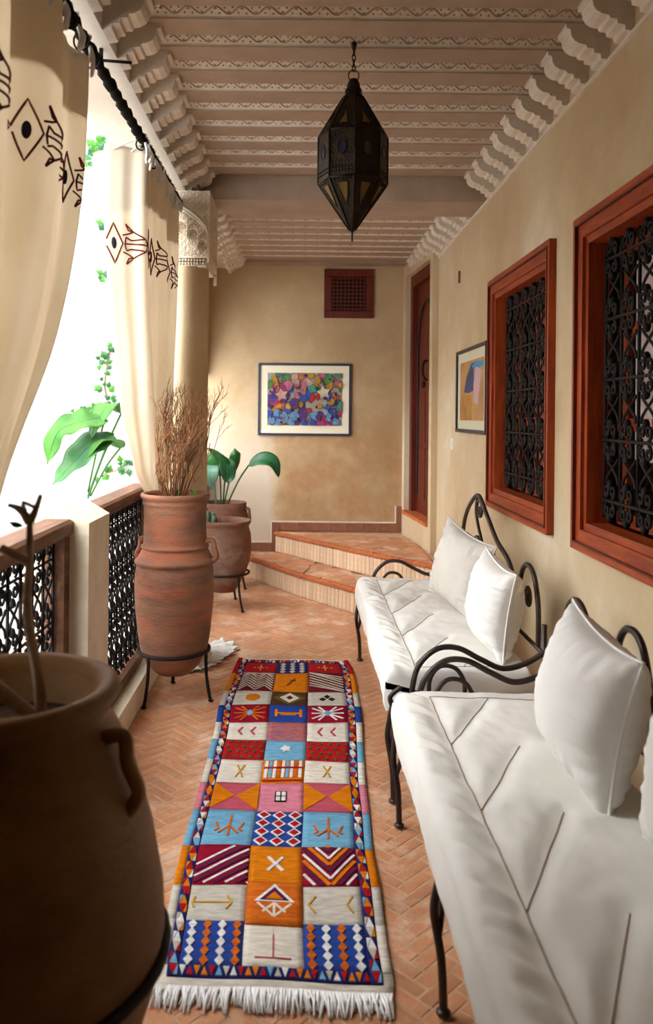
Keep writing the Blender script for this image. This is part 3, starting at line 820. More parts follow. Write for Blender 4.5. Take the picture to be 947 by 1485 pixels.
for r in range(12):
    for c in range(3):
        shag = rowcol[r][c] == 'shag'; pile = (r in (2, 4, 6, 8, 10)) and c != 1
        jv = random.uniform(-.002, .002)
        p = rug_box(UC[2+c]+.001, UC[3+c]-.001, RV[r]+(-.006 if shag else 0), RV[r+1]+(.004 if shag else 0), -.004, .009 if shag else (.0045 if pile else .003), 'patch', W[rowcol[r][c]], nu=8, nv=8, bulge=.004 if shag else 0)
        patch[(r, c)] = (UC[2+c], UC[3+c], RV[r], RV[r+1], p)
    for c, (a, b_) in enumerate(((0, UC[1]), (UC[6], 1))):
        rug_box(a+.001, b_, RV[r], RV[r+1], -.004, .0028, 'edge_stripe', W[sidecol[r]], nu=2, nv=6)
rug_box(0.001, UC[1], V1-.02, V1+.012, -.004, .0028, 'edge_stripe', W['red'], nu=2, nv=3)
rug_box(UC[6], 1, V1-.02, V1+.012, -.004, .0028, 'edge_stripe', W['red'], nu=2, nv=3)
# dark blue bands that hold a chain of little triangles
tri_cols = ['red', 'org', 'white', 'sky', 'org', 'red', 'grey']
for (ua, ub) in ((UC[1], UC[2]), (UC[5], UC[6])):
    b = rug_box(ua, ub, V0, V1, -.004, .0034, 'border_band', W['navy'], nu=3, nv=90)
    n_ = 60
    for k in range(n_):
        va = lerp(V0, V1, k/n_); vb = lerp(V0, V1, (k+1)/n_)
        q = [(.14,.02),(.86,.02),(.5,.98)] if k % 2 else [(.14,.98),(.5,.04),(.86,.98)]
        q2 = [(.10,.98),(.10,.1),(.42,.98)] if k % 2 else [(.9,.1),(.9,.98),(.58,.1)]
        fills(ua, ub, va, vb, [q], tri_cols[(k*3+k//4) % 7], .0066, b, 'triangle')
        fills(ua, ub, va, vb, [q2], tri_cols[(k*2+3) % 7], .0064, b, 'triangle')
for (va, vb) in ((V0, RV[0]), (RV[12], V1)):
    b = rug_box(UC[2], UC[5], va, vb, -.004, .0034, 'border_band', W['navy'], nu=30, nv=3)
    for k in range(26):
        a = lerp(UC[2], UC[5], k/26); c = lerp(UC[2], UC[5], (k+1)/26)
        fills(a, c, va, vb, [[(.05,.14),(.95,.14),(.5,.9)] if k % 2 else [(.05,.9),(.5,.12),(.95,.9)]], tri_cols[(k*3+2) % 7], .0066, b, 'triangle')
def PT(r, c): return patch[(r, c)]
for c in (0, 2):
    u0, u1, v0, v1, o = PT(0, c)
    for k in range(4):
        x = .13+.25*k
        fills(u0, u1, v0, v1, [diam(x, .1+.2*q, .075, .11) for q in range(5)], 'white' if k % 2 == (0 if c == 0 else 1) else 'shag', .0062, o)
    u0, u1, v0, v1, o = PT(1, c)
    ribbon(u0, u1, v0, v1, [[(.05,.5),(.75,.5)],[(.75,.5),(.66,.68)],[(.75,.5),(.66,.32)],[(.1,.65),(.05,.5),(.1,.35)]] if c == 0 else [[(.22,.72),(.1,.5),(.22,.28)],[(.85,.72),(.75,.5),(.85,.28)]], .006, 'gold', .0062, 'motif', o)
    u0, u1, v0, v1, o = PT(2, c)
    for k in range(9):
        x = -.6+.2*k; key = ('white', 'plum', 'org')[k % 3] if c == 2 else ('white', 'plum')[k % 2]
        if c == 0: ln = [[(max(0.02,x), .04+max(0,.02-x)*.7), (min(.98, x+1.3), .04+(min(.98,x+1.3)-x)*.7)]]
        else:
            y = -.35+.17*k; ln = [[(.03, y+.62), (.5, y), (.97, y+.62)]]
            if y < .02: ln = [[(.03, y+.62), (.5+(y-.02)/1.32, .02)], [(.5-(y-.02)/1.32, .02), (.97, y+.62)]]
            if y+.62 > .97: e = (y+.62-.97)/1.32; ln = [[(.03+e, .97), (.5, y), (.97-e, .97)]]
        ln = [[p for p in l if p[1] <= 1.0] if c == 0 and l[1][1] > 1 and False else l for l in ln]
        if c == 0:
            (xa, ya), (xb, yb) = ln[0]
            if ya > .97: continue
            if yb > .97: xb = xa+(xb-xa)*(.97-ya)/(yb-ya); yb = .97
            ln = [[(xa, ya), (xb, yb)]]
        for l in ln: ribbon(u0, u1, v0, v1, [l], .009 if key == 'white' else .013, key, .0078, 'stripe', o)
    u0, u1, v0, v1, o = PT(3, c)
    ribbon(u0, u1, v0, v1, [[(.5,.22),(.5,.82)],[(.3,.3),(.5,.5),(.7,.3)],[(.22,.6),(.3,.42),(.22,.36)],[(.78,.6),(.7,.42),(.78,.36)]], .007, 'shag', .0062, 'motif', o)
    u0, u1, v0, v1, o = PT(4, c)
    fills(u0, u1, v0, v1, [[(.0,.02),(.48,.5),(.0,.98)],[(1,.02),(.52,.5),(1,.98)]], 'org', .0074, o)
    u0, u1, v0, v1, o = PT(5, c)
    ribbon(u0, u1, v0, v1, [[(.42,.25),(.58,.75)],[(.42,.75),(.58,.25)]], .007, 'gold', .0062, 'motif', o)
    u0, u1, v0, v1, o = PT(6, c)
    fills(u0, u1, v0, v1, [diam(.1+.2*(k % 5)+(.05 if (k//5) % 2 else -.02), .12+.25*(k//5), .05, .07) for k in range(20)], 'olive', .0076, o)
    u0, u1, v0, v1, o = PT(7, c)
    ribbon(u0, u1, v0, v1, [[(.36,.72),(.26,.5),(.36,.3)],[(.68,.72),(.58,.5),(.68,.3)]], .009, 'rose', .0062, 'motif', o)
    u0, u1, v0, v1, o = PT(8, c)
    ribbon(u0, u1, v0, v1, [[(.12,.2),(.5,.5),(.88,.8)],[(.12,.8),(.5,.5),(.88,.2)],[(.1,.5),(.4,.5)],[(.6,.5),(.9,.5)],[(.28,.88),(.5,.5),(.72,.88)],[(.28,.12),(.5,.5),(.72,.12)]], .009, 'white' if c == 2 else 'shag', .0078, 'motif', o)
    fills(u0, u1, v0, v1, [diam(.5,.5,.09,.16)], 'sky', .0086, o)
    u0, u1, v0, v1, o = PT(9, c)
    fills(u0, u1, v0, v1, [[(.5+.2*math.cos(a*PI/5), .5+.24*math.sin(a*PI/5)) for a in range(10)]] if c == 0 else [diam(.5,.64,.08,.13), diam(.38,.45,.09,.12), diam(.62,.45,.09,.12)], 'org' if c == 0 else 'black', .006, o)
    u0, u1, v0, v1, o = PT(10, c)
    for k in range(8):
        y = .04+.13*k
        ln = [[(.03,y),(.26,min(.97,y+.26)),(.5,y),(.74,min(.97,y+.26)),(.97,y)]] if c == 0 else [[(.03,min(.98,y+.3)),(.97,max(.02,y-.2))]]
        if max(p[1] for p in ln[0]) < 1.0 and y < .98: ribbon(u0, u1, v0, v1, ln, .007, 'grey', .0078, 'stripe', o)
    u0, u1, v0, v1, o = PT(11, c)
    ribbon(u0, u1, v0, v1, [[(.5,.25),(.5,.75)],[(.4,.5),(.6,.5)],[(.28,.5),(.34,.5)],[(.66,.5),(.72,.5)]], .008, 'gold', .0062, 'motif', o)
u0, u1, v0, v1, o = PT(0, 1); ribbon(u0, u1, v0, v1, [[(.5,.18),(.5,.7)],[(.2,.18),(.8,.18)]], .004, 'rose', .0062, 'motif', o)
u0, u1, v0, v1, o = PT(1, 1)
fills(u0, u1, v0, v1, [[(.14,.48),(.86,.48),(.5,.97)]], 'white', .0135, o); fills(u0, u1, v0, v1, [[(.24,.51),(.76,.51),(.5,.87)]], 'plum', .0148, o); fills(u0, u1, v0, v1, [[(.34,.53),(.66,.53),(.5,.73)]], 'org', .0160, o)
ribbon(u0, u1, v0, v1, [[(.2,.44),(.5,.08),(.8,.44)],[(.5,.44),(.5,.08)],[(.3,.2),(.5,.44),(.7,.2)]], .008, 'cream', .0138, 'motif', o)
u0, u1, v0, v1, o = PT(2, 1); ribbon(u0, u1, v0, v1, [[(.36,.36),(.64,.7)],[(.36,.7),(.64,.36)]], .011, 'white', .0064, 'motif', o)
u0, u1, v0, v1, o = PT(3, 1)
for k in range(12):
    x = .17+.33*(k % 3); y = .13+.25*(k//3)
    fills(u0, u1, v0, v1, [diam(x, y, .15, .125)], 'white', .0060, o); fills(u0, u1, v0, v1, [diam(x, y, .10, .085)], 'red', .0074, o)
u0, u1, v0, v1, o = PT(4, 1)
fills(u0, u1, v0, v1, [[(.36,.34),(.62,.34),(.62,.7),(.36,.7)]], 'black', .006, o); fills(u0, u1, v0, v1, [[(.39+.12*a,.37+.17*b_),(.48+.12*a,.37+.17*b_),(.48+.12*a,.5+.17*b_),(.39+.12*a,.5+.17*b_)] for a in (0,1) for b_ in (0,1)], 'white', .0074, o)
u0, u1, v0, v1, o = PT(5, 1)
for row, (ya, yb) in enumerate(((.22,.58),(.68,.94))):
    for k in range(9): fills(u0, u1, v0, v1, [[(.06+.1*k,ya),(.13+.1*k,ya),(.13+.1*k,yb),(.06+.1*k,yb)]], ('white','sky','white','shag')[k % 4], .0062, o, 'stripe')
for yy in (.1, .63): ribbon(u0, u1, v0, v1, [[(.03,yy),(.97,yy)]], .012, 'red', .0062, 'stripe', o)
u0, u1, v0, v1, o = PT(6, 1); fills(u0, u1, v0, v1, [[(.5+.14*math.cos(a*PI/5)*(1 if a % 2 else .6), .55+.2*math.sin(a*PI/5)*(1 if a % 2 else .6)) for a in range(10)]], 'white', .006, o)
u0, u1, v0, v1, o = PT(8, 1); ribbon(u0, u1, v0, v1, [[(.18,.3),(.18,.7)],[(.82,.3),(.82,.7)],[(.18,.5),(.82,.5)],[(.3,.42),(.7,.42)]], .013, 'org', .0062, 'motif', o)
u0, u1, v0, v1, o = PT(9, 1); fills(u0, u1, v0, v1, [diam(.5,.5,.46,.46)], 'olive', .0058, o); fills(u0, u1, v0, v1, [diam(.5,.5,.27,.36)], 'cream', .0070, o); fills(u0, u1, v0, v1, [diam(.5,.5,.1,.16)], 'dred', .0082, o)
u0, u1, v0, v1, o = PT(10, 1); ribbon(u0, u1, v0, v1, [[(.38,.35),(.6,.7)],[(.45,.62),(.62,.6)]], .006, 'brown', .0062, 'motif', o)
u0, u1, v0, v1, o = PT(11, 1)
for k in range(3): fills(u0, u1, v0, v1, [diam(.2+.3*k, .14+.24*q, .09, .13) for q in range(4)], 'grey', .0062, o)
# fringe
M_fringe = mat('white_fringe_yarn', (248,247,245), rough=.95, spec=.05)
m = MB()
for k in range(170):
    u = (k+.5)/170+random.uniform(-.002,.002); a = rugp(max(0,min(1,u)), 0, -.002); l = random.uniform(.045,.085); d = random.uniform(-.02,.02)
    m.tube([a+Vector((0,.006,0)), a+Vector((d*.4,-l*.45,.006+random.uniform(-.006,.006))), a+Vector((d,-l,-.004))], [.0036,.0042,.0026], 4)
tag(m.build('fringe', M_fringe, rug, True), kind='stuff')
m = MB()
for k in range(90):
    u = (k+.5)/90; a = rugp(u, 1, -.002); d = random.uniform(-.008,.008)
    m.tube([a, a+Vector((d,.016,-.004))], .003, 4)
tag(m.build('fringe', M_fringe, rug, True), kind='stuff')

# ------------------------------------------------------------------ jars and pots
def iron_stand(label, c, r, zr, legs, foot=1.12, rt=.010):
    t = thing('iron_stand', label, 'plant stand', (c[0], c[1], 0), 'iron stands under the pots')
    MB().tube([(c[0]+r*math.cos(a*PI/18), c[1]+r*math.sin(a*PI/18), zr) for a in range(36)], rt, 6, closed=True).build('ring', M_iron, t, True)
    for a in legs:
        a = math.radians(a); ca, sa = math.cos(a), math.sin(a)
        pts = cr([(c[0]+ca*r, c[1]+sa*r, zr), (c[0]+ca*r*1.01, c[1]+sa*r*1.01, zr*.6), (c[0]+ca*r*(1+.6*(foot-1)), c[1]+sa*r*(1+.6*(foot-1)), zr*.2), (c[0]+ca*r*foot, c[1]+sa*r*foot, .006)], 5)
        MB().tube(pts, rt*.9, 6).blob((c[0]+ca*r*foot, c[1]+sa*r*foot, .008), .016, .016, .008, 8, 4).build('leg', M_iron, t, True)
    return t
def handle(pot, c, a, r0, z0, r1, z1, out, th, m_):
    ca, sa = math.cos(a), math.sin(a)
    P = lambda r, z: (c[0]+ca*r, c[1]+sa*r, z)
    MB().tube(cr([P(r0-.01,z0), P(r0+out*.8,z0+.008), P(r0+out,lerp(z0,z1,.3)), P(lerp(r0,r1,.7)+out*.7,lerp(z0,z1,.7)), P(r1-.01,z1)], 6), th, 8).build('handle', m_, pot, True)
# tall jar
JC = (-.688, 4.36)
jar = thing('tall_jar', 'tall ribbed terracotta jar holding a bare twiggy shrub', 'potted plant', JC+(.12,))
pr = [(.0,.135),(.09,.14),(.135,.18),(.165,.235),(.182,.27),(.196,.36),(.208,.48),(.216,.60),(.214,.68),(.205,.735),(.214,.740),(.218,.750),(.214,.760),(.203,.765),(.19,.79),(.178,.815),(.176,.820),(.184,.826),(.184,.834),(.174,.840),(.171,.85),(.169,.95),(.170,1.05),(.176,1.06),(.177,1.068),(.174,1.075),(.178,1.085),(.188,1.095),(.190,1.108),(.184,1.118),(.170,1.118),(.160,1.108),(.158,1.02),(.0,1.02)]
pr2 = []
for i in range(len(pr)-1):
    k = max(1, int(abs(pr[i+1][1]-pr[i][1])/.012))
    for q in range(k):
        r_, z_ = lerp(pr[i][0],pr[i+1][0],q/k), lerp(pr[i][1],pr[i+1][1],q/k)
        pr2.append((r_*(1+(.0035*math.sin(z_*260) if .3 < z_ < 1.06 else 0)), z_))
pr2.append(pr[-1])
MB().lathe(pr2, 56, JC+(0,), .012).build('jar', M_terra, jar, True)
MB().lathe([(.0,1.045),(.08,1.05),(.163,1.04)], 24, JC+(0,)).build('soil', M_soil, jar, True)
handle(jar, JC, -.12, .165, .855, .205, .74, .055, .015, M_terra); handle(jar, JC, PI-.1, .165, .855, .205, .74, .03, .015, M_terra)
iron_stand('dark iron tripod stand under the tall terracotta jar', JC, .192, .265, (-125, -18, 100), 1.16)
def twigs(c, z, n, hgt, spread, r0, levels, seed, lean=()):
    rnd = random.Random(seed); m = MB(); tips = []
    def grow(p, d, L, r, lv):
        k = 5; pts = [p]; q = p.copy(); dd = d.copy()
        for i in range(k):
            dd = (dd+Vector((rnd.uniform(-.22,.22), rnd.uniform(-.22,.22), rnd.uniform(-.05,.16)))).normalized()
            if q.x < -.735 and q.y > 3.98 and dd.x < 0: dd.x = abs(dd.x)*.5
            q = q+dd*L/k; pts.append(q.copy())
        m.tube(pts, [lerp(r, r*.55, i/k) for i in range(k+1)], 5 if lv == 0 else 4)
        tips.append(pts[-1])
        if lv < levels:
            for i in range(rnd.randint(2, 4)):
                j = rnd.randint(2, k); nd = (dd+Vector((rnd.uniform(-.9,.9), rnd.uniform(-.9,.9), rnd.uniform(.0,.7)))).normalized()
                grow(pts[j], nd, L*rnd.uniform(.35,.62), max(.0013, r*.55), lv+1)
    for i in range(n):
        a = rnd.uniform(0, 2*PI); e = rnd.uniform(.05, spread)
        grow(Vector((c[0]+.03*math.cos(a), c[1]+.03*math.sin(a), z)), Vector((math.cos(a)*e, math.sin(a)*e, 1)).normalized(), hgt*rnd.uniform(.55,.8), r0*rnd.uniform(.7,1.1), 0)
    for (dx, dy, k_) in lean:
        grow(Vector((c[0], c[1]-.03, z)), Vector((dx*1.2, dy, .8)).normalized(), hgt*k_*.72, r0*.85, 0)
    return m, tips
def leaflets(tips, rnd, n, size, m_, parent, name='leaves'):
    mb = MB()
    for i in range(n):
        p = rnd.choice(tips); s_ = size*rnd.uniform(.7,1.3)
        d = Vector((rnd.uniform(-1,1), rnd.uniform(-1,1), rnd.uniform(-.4,.8))).normalized(); e = d.orthogonal().normalized()*s_*.38
        mb.add([p, p+d*s_*.5+e, p+d*s_, p+d*s_*.5-e, p+d*s_*.5+e.cross(d).normalized()*s_*.08], [(0,1,4),(1,2,4),(2,3,4),(3,0,4)])
    return mb.build(name, m_, parent, False, fix=False)
m, tips = twigs(JC, 1.04, 22, .56, .50, .0060, 3, 5, ((-.20,-.75,1.0),(-.32,-.95,.95),(-.10,-.8,.9),(-.28,-.7,.8),(.25,-.5,.8),(-.38,-1.1,.9)))
m.build('branches', M_twig, jar, True)
leaflets(tips, random.Random(2), 26, .016, M_leafl, jar)
leaflets([Vector((JC[0]+.10, JC[1]-.05, 1.12)), Vector((JC[0]+.02, JC[1]-.08, 1.12))], random.Random(4), 10, .03, M_leafl, jar)

# pots in front of the back wall
def urn(name, label, c, zb, zt, rr, rb, m_):
    t = thing(name, label, 'potted plant', c+(zb,)); H = zt-zb
    pr = [(.0,zb),(rb*.42,zb),(rb*.52,zb+H*.06),(rb*.74,zb+H*.22),(rb*.93,zb+H*.42),(rb,zb+H*.62),(rb*.97,zb+H*.80),(rb*.90,zb+H*.90),(rb*.91,zb+H*.935),(rr,zb+H*.955),(rr*1.015,zb+H*.98),(rr,zt),(rr*.88,zt),(rr*.85,zt-.02),(rr*.83,zt-.06),(0,zt-.06)]
    MB().lathe(pr, 44, c+(0,), .02).build('pot', m_, t, auto=50)
    MB().lathe([(0,zt-.035),(rr*.5,zt-.03),(rr*.86,zt-.04)], 24, c+(0,)).build('soil', M_soil, t, True)
    return t
PA = (-.62, 6.42); PB = (-.70, 7.18)
pa = urn('potted_cactus', 'brown clay pot with small upright cactus stems on iron stand', PA, .13, .70, .215, .225, M_terra2)
iron_stand('black iron stand under the small cactus pot', PA, .205, .28, (-48, 72, 192), 1.25)
for (dx, dy, h, r) in ((-.12,-.08,.12,.022),(-.07,-.10,.09,.02),(-.15,-.02,.15,.022),(-.09,.02,.10,.018)):
    pr = [(r*.8,0),(r,.02),(r*1.05,h*.6),(r*.8,h*.9),(0,h)]
    mb = MB()
    vs = []; n_ = 16
    for (q, z) in pr:
        for k in range(n_): a = 2*PI*k/n_; g = q*(1+.14*math.cos(a*8)); vs.append((PA[0]+dx+g*math.cos(a), PA[1]+dy+g*math.sin(a), .66+z))
    mb.add(vs, [(i*n_+k, i*n_+(k+1) % n_, (i+1)*n_+(k+1) % n_, (i+1)*n_+k) for i in range(len(pr)-1) for k in range(n_)]).build('cactus_stem', mat('grey_green_cactus', (92,112,88), (70,92,70), 14, 4, .6), pa, True)
pb = urn('potted_strelitzia', 'brown clay pot with broad arching green leaves by back wall', PB, .16, .76, .205, .23, M_terra2)
iron_stand('black iron stand under the broad-leaved plant', PB, .205, .30, (-30, 90, 210), 1.2)
handle(pb, PB, -.25, .20, .70, .225, .55, .045, .014, M_terra2)
def big_leaf(parent, base, tip_pts, width, m_, name='leaf', fold=.35, ripple=0.0, stalk=.007, tilt=0.0):
    """stalk from base to first tip point, blade along tip_pts"""
    P = cr(tip_pts, 10); n_ = len(P)-1
    def fn(u, v):
        t = v*n_; i = min(int(t), n_-1); p = P[i].lerp(P[i+1], t-i); d = (P[min(i+1,n_)]-P[max(i-1,0)]).normalized()
        side = d.cross(Vector((0,0,1))); side = side.normalized() if side.length > .05 else Vector((1,0,0)); side = Matrix.Rotation(tilt, 3, d) @ side; up = side.cross(d)
        wv = width*(math.sin(PI*min(1, v**.72))**.8)*(.98 if v < .98 else .3); a = (u-.5)*2
        return p+side*a*wv*.5*math.cos(fold*abs(a))+up*(abs(a)*wv*.5*math.sin(fold)+ripple*math.sin(v*23+a*2)*abs(a))
    o = MB().grid(fn, 8, 22).build(name, m_, parent, True, fix=False)
    md = o.modifiers.new('t', 'SOLIDIFY'); md.thickness = .0025
    MB().tube(cr([base, Vector(base).lerp(P[0], .55)+Vector((0,0,.03)), P[0]], 6)+[p+Vector((0,0,-.002)) for p in P[1:-2]], [stalk]*13+[stalk*.6]*(len(P)-3), 6).build('stalk', m_, o, True)
    return o
bz = .73
big_leaf(pb, (PB[0]+.03,PB[1],bz), [(-.47,7.12,1.10),(-.36,7.08,1.155),(-.25,7.05,1.13),(-.20,7.04,1.00)], .17, M_leafd, fold=.15, tilt=.75)
big_leaf(pb, (PB[0]-.02,PB[1]-.02,bz), [(-.72,7.05,1.00),(-.74,6.98,1.15),(-.80,6.94,1.24),(-.88,6.92,1.25)], .24, M_leaf, fold=.15)
big_leaf(pb, (PB[0]+.0,PB[1]+.03,bz), [(-.62,7.16,1.02),(-.60,7.13,1.12),(-.59,7.11,1.20),(-.60,7.1,1.25)], .12, M_leaf, fold=.2)
big_leaf(pb, (PB[0]-.0,PB[1]-.05,bz), [(-.66,7.02,1.16),(-.65,6.98,1.10),(-.64,6.96,1.00),(-.64,6.95,.95)], .16, M_leafd, fold=.2)
big_leaf(pb, (PB[0]-.06,PB[1]-.05,bz), [(-.78,6.98,1.10),(-.79,6.92,1.07),(-.79,6.90,.98),(-.78,6.89,.90)], .16, mat('silvery_green_leaf', (120,158,138), (92,132,110), 6, 5, .4, transl=.2), fold=.2)

# large pot near the camera
BC = (-.585, 1.60)
bp = thing('large_pot', 'large dark ochre clay pot with loop handle and bare grey trunk', 'potted plant', BC+(.10,))
pr = [(.0,.10),(.17,.10),(.19,.13),(.25,.25),(.295,.38),(.315,.50),(.312,.58),(.29,.70),(.255,.82),(.222,.90),(.200,.94),(.198,.955),(.208,.965),(.218,.978),(.222,.99),(.216,1.003),(.202,1.008),(.184,1.002),(.174,.985),(.172,.90),(.0,.90)]
MB().lathe(pr, 72, BC+(0,), .012).build('pot', M_bigpot, bp, True)
MB().lathe([(0,.915),(.1,.92),(.178,.905)], 32, BC+(0,)).build('soil', M_soil, bp, True)
handle(bp, BC, -.22, .215, .915, .268, .775, .045, .015, M_bigpot); handle(bp, BC, PI-.22, .215, .915, .268, .775, .045, .015, M_bigpot)
iron_stand('heavy iron stand clasping the large dark pot', BC, .318, .47, (-35, 85, 205), 1.02, .012)
m = MB()
T = lambda x, y_, z: (x, y_, z)
m.tube(cr([(-.515,1.60,.91),(-.525,1.60,1.02),(-.548,1.60,1.15),(-.548,1.61,1.25),(-.545,1.60,1.33)], 6), [.0135-.0003*k for k in range(25)], 8)
m.tube(cr([(-.545,1.60,1.33),(-.535,1.60,1.35),(-.520,1.59,1.385)], 5), [.011,.010,.009,.008,.008,.007,.006,.006,.005,.005,.004], 6)
m.tube(cr([(-.545,1.60,1.33),(-.565,1.60,1.355),(-.585,1.59,1.365)], 5), [.012,.011,.010,.009,.008,.008,.007,.006,.005,.005,.004], 6)
m.tube(cr([(-.553,1.60,1.352),(-.555,1.59,1.37),(-.528,1.58,1.362)], 4), .004, 5)
m.tube(cr([(-.548,1.61,1.25),(-.575,1.60,1.265),(-.60,1.59,1.28)], 5), [.013,.012,.011,.011,.010,.010,.009,.009,.008,.008,.007], 6)
m.tube(cr([(-.53,1.61,.93),(-.57,1.58,.98),(-.62,1.55,1.04),(-.66,1.53,1.08)], 5), .014, 7)
m.build('trunk', M_bark, bp, True)
def leaf_small(parent, p, d, L, wd, m_):
    p = Vector(p); d = Vector(d).normalized(); s_ = d.cross(Vector((0,1,.3))).normalized()
    mb = MB().grid(lambda u, v: p+d*v*L+s_*(u-.5)*wd*math.sin(PI*v**.8)+Vector((0,-.01*math.sin(PI*v)*abs(u-.5)*2,0)), 4, 10)
    o = mb.build('leaf', m_, parent, True, fix=False); md = o.modifiers.new('t', 'SOLIDIFY'); md.thickness = .002
leaf_small(bp, (-.655,1.55,1.205), (1,0,-.05), .085, .05, M_leaf); leaf_small(bp, (-.55,1.58,1.325), (-.6,0,.15), .03, .014, M_leafl)

# ------------------------------------------------------------------ iron benches, mattresses, cushions
BXF, BXB = .375, .98
def bench(label, ya, yb, arches, mid=False):
    t = thing('iron_daybed', label, 'bench', (.65, (ya+yb)/2, 0), 'iron daybeds along the wall')
    r = .0115; zf = .385
    MB().tube([(BXF,ya,zf),(BXF,yb,zf),(BXB,yb,zf),(BXB,ya,zf)], r, 7, closed=True).build('seat_frame', M_ironb, t, True)
    for k in range(9):
        yy = lerp(ya, yb, (k+.5)/9); MB().tube([(BXF,yy,zf),(BXB,yy,zf)], .007, 5).build('slat', M_ironb, t, True)
    legs = [(BXF, ya, 1), (BXF, yb, -1), (BXB, ya, 1), (BXB, yb, -1)]+([(BXF, (ya+yb)/2, 1)] if mid else [])
    for (x, y_, s_) in legs:
        ox = -.012 if x < .6 else .0
        m = MB().tube(cr([(x,y_,zf+.02),(x+ox,y_+s_*.0,zf-.05),(x+ox*1.6,y_+s_*.010,.26),(x,y_+s_*.004,.14),(x+.006,y_,.012)], 7), .0115, 7)
        m.tube(cr([(x+ox*.6,y_+s_*.008,.20),(x+.004,y_+s_*.03,.255),(x+.004,y_+s_*.06,.31),(x,y_+s_*.10,zf)], 6), .009, 6)
        m.blob((x+.006,y_,.010), .020, .020, .010, 10, 5)
        m.build('leg', M_ironb, t, True)
    for y_ in (ya-.015, yb+.015):
        m = MB()
        m.tube(cr([(BXF,y_,zf),(BXF-.012,y_,.43),(BXF+.03,y_,.47)], 5), .010, 6)
        m.tube(cr([(.455,y_,zf),(.45,y_,.46),(.475,y_,.555),(.545,y_,.622),(.63,y_,.628),(.72,y_,.585),(.81,y_,.548),(.90,y_,.568),(.98,y_,.615)], 7), .0115, 7)
        m.tube(cr([(.52,y_+.004,.40),(.52,y_,.50),(.56,y_,.553),(.62,y_,.548),(.655,y_,.50),(.66,y_,.45)], 6), .009, 6)
        m.build('armrest', M_ironb, t, True)
    for y_ in (ya, yb): MB().tube([(BXB,y_,zf),(BXB,y_,.72)], .011, 7).build('back_post', M_ironb, t, True)
    MB().tube([(BXB,ya,.60),(BXB,yb,.60)], .009, 6).build('back_rail', M_ironb, t, True)
    for (yc, hw, zp, kind) in arches:
        m = MB(); x = BXB+.005
        if kind == 'big':
            m.tube(cr([(x,yc-.80,.60),(x,yc-.70,.84),(x,yc-.42,.93),(x,yc-.20,1.03),(x,yc,zp),(x,yc+.20,1.05),(x,yc+.36,.94),(x,yc+.43,.80),(x,yc+.46,.60)], 8), .012, 7)
            m.tube(cr([(x,yc+.03,zp-.01),(x,yc+.06,1.02),(x,yc+.0,.94),(x,yc-.10,.86),(x,yc-.16,.76),(x,yc-.15,.60)], 7), .009, 6)
            m.tube([(x, yc-.03+.07*(1-k/26)*math.cos(k*.5), 1.045-.03*k/26+.05*(1-k/26)*math.sin(k*.5)*1.1) for k in range(22)], .008, 6)
            m.tube(cr([(x,yc+.14,.60),(x,yc+.13,.80),(x,yc+.06,.875),(x,yc-.04,.87),(x,yc-.13,.80)], 6), .009, 6)
        else:
            m.tube(cr([(x,yc-hw,.60),(x,yc-hw*.98,.76),(x,yc-hw*.6,zp-.035),(x,yc,zp),(x,yc+hw*.6,zp-.035),(x,yc+hw*.98,.76),(x,yc+hw,.60)], 8), .0115, 7)
            if kind == 'scroll': m.tube([(x, yc+.045*(1-k/30)*math.cos(k*.5), zp-.14+.05*(1-k/30)*math.sin(k*.5)) for k in range(24)], .007, 6)
            else: m.tube(cr([(x,yc-.01,.60),(x,yc-.005,.78),(x,yc+.045,.845),(x,yc+.10,.80),(x,yc+.105,.60)], 7), .009, 6)
        m.build('back_arch', M_ironb, t, True)
    return t
bench('black iron daybed with tall scrolled back arch near the corner steps', 3.19, 5.04, [(4.42,.62,1.113,'big'), (3.44,.15,.912,'scroll')])
bench('black iron daybed with plain hooped back beside the carved window grille', 1.12, 3.00, [(2.83,.14,.90,'scroll'), (2.36,.13,.922,'inner'), (1.76,.13,.922,'inner'), (1.29,.14,.90,'scroll')], True)

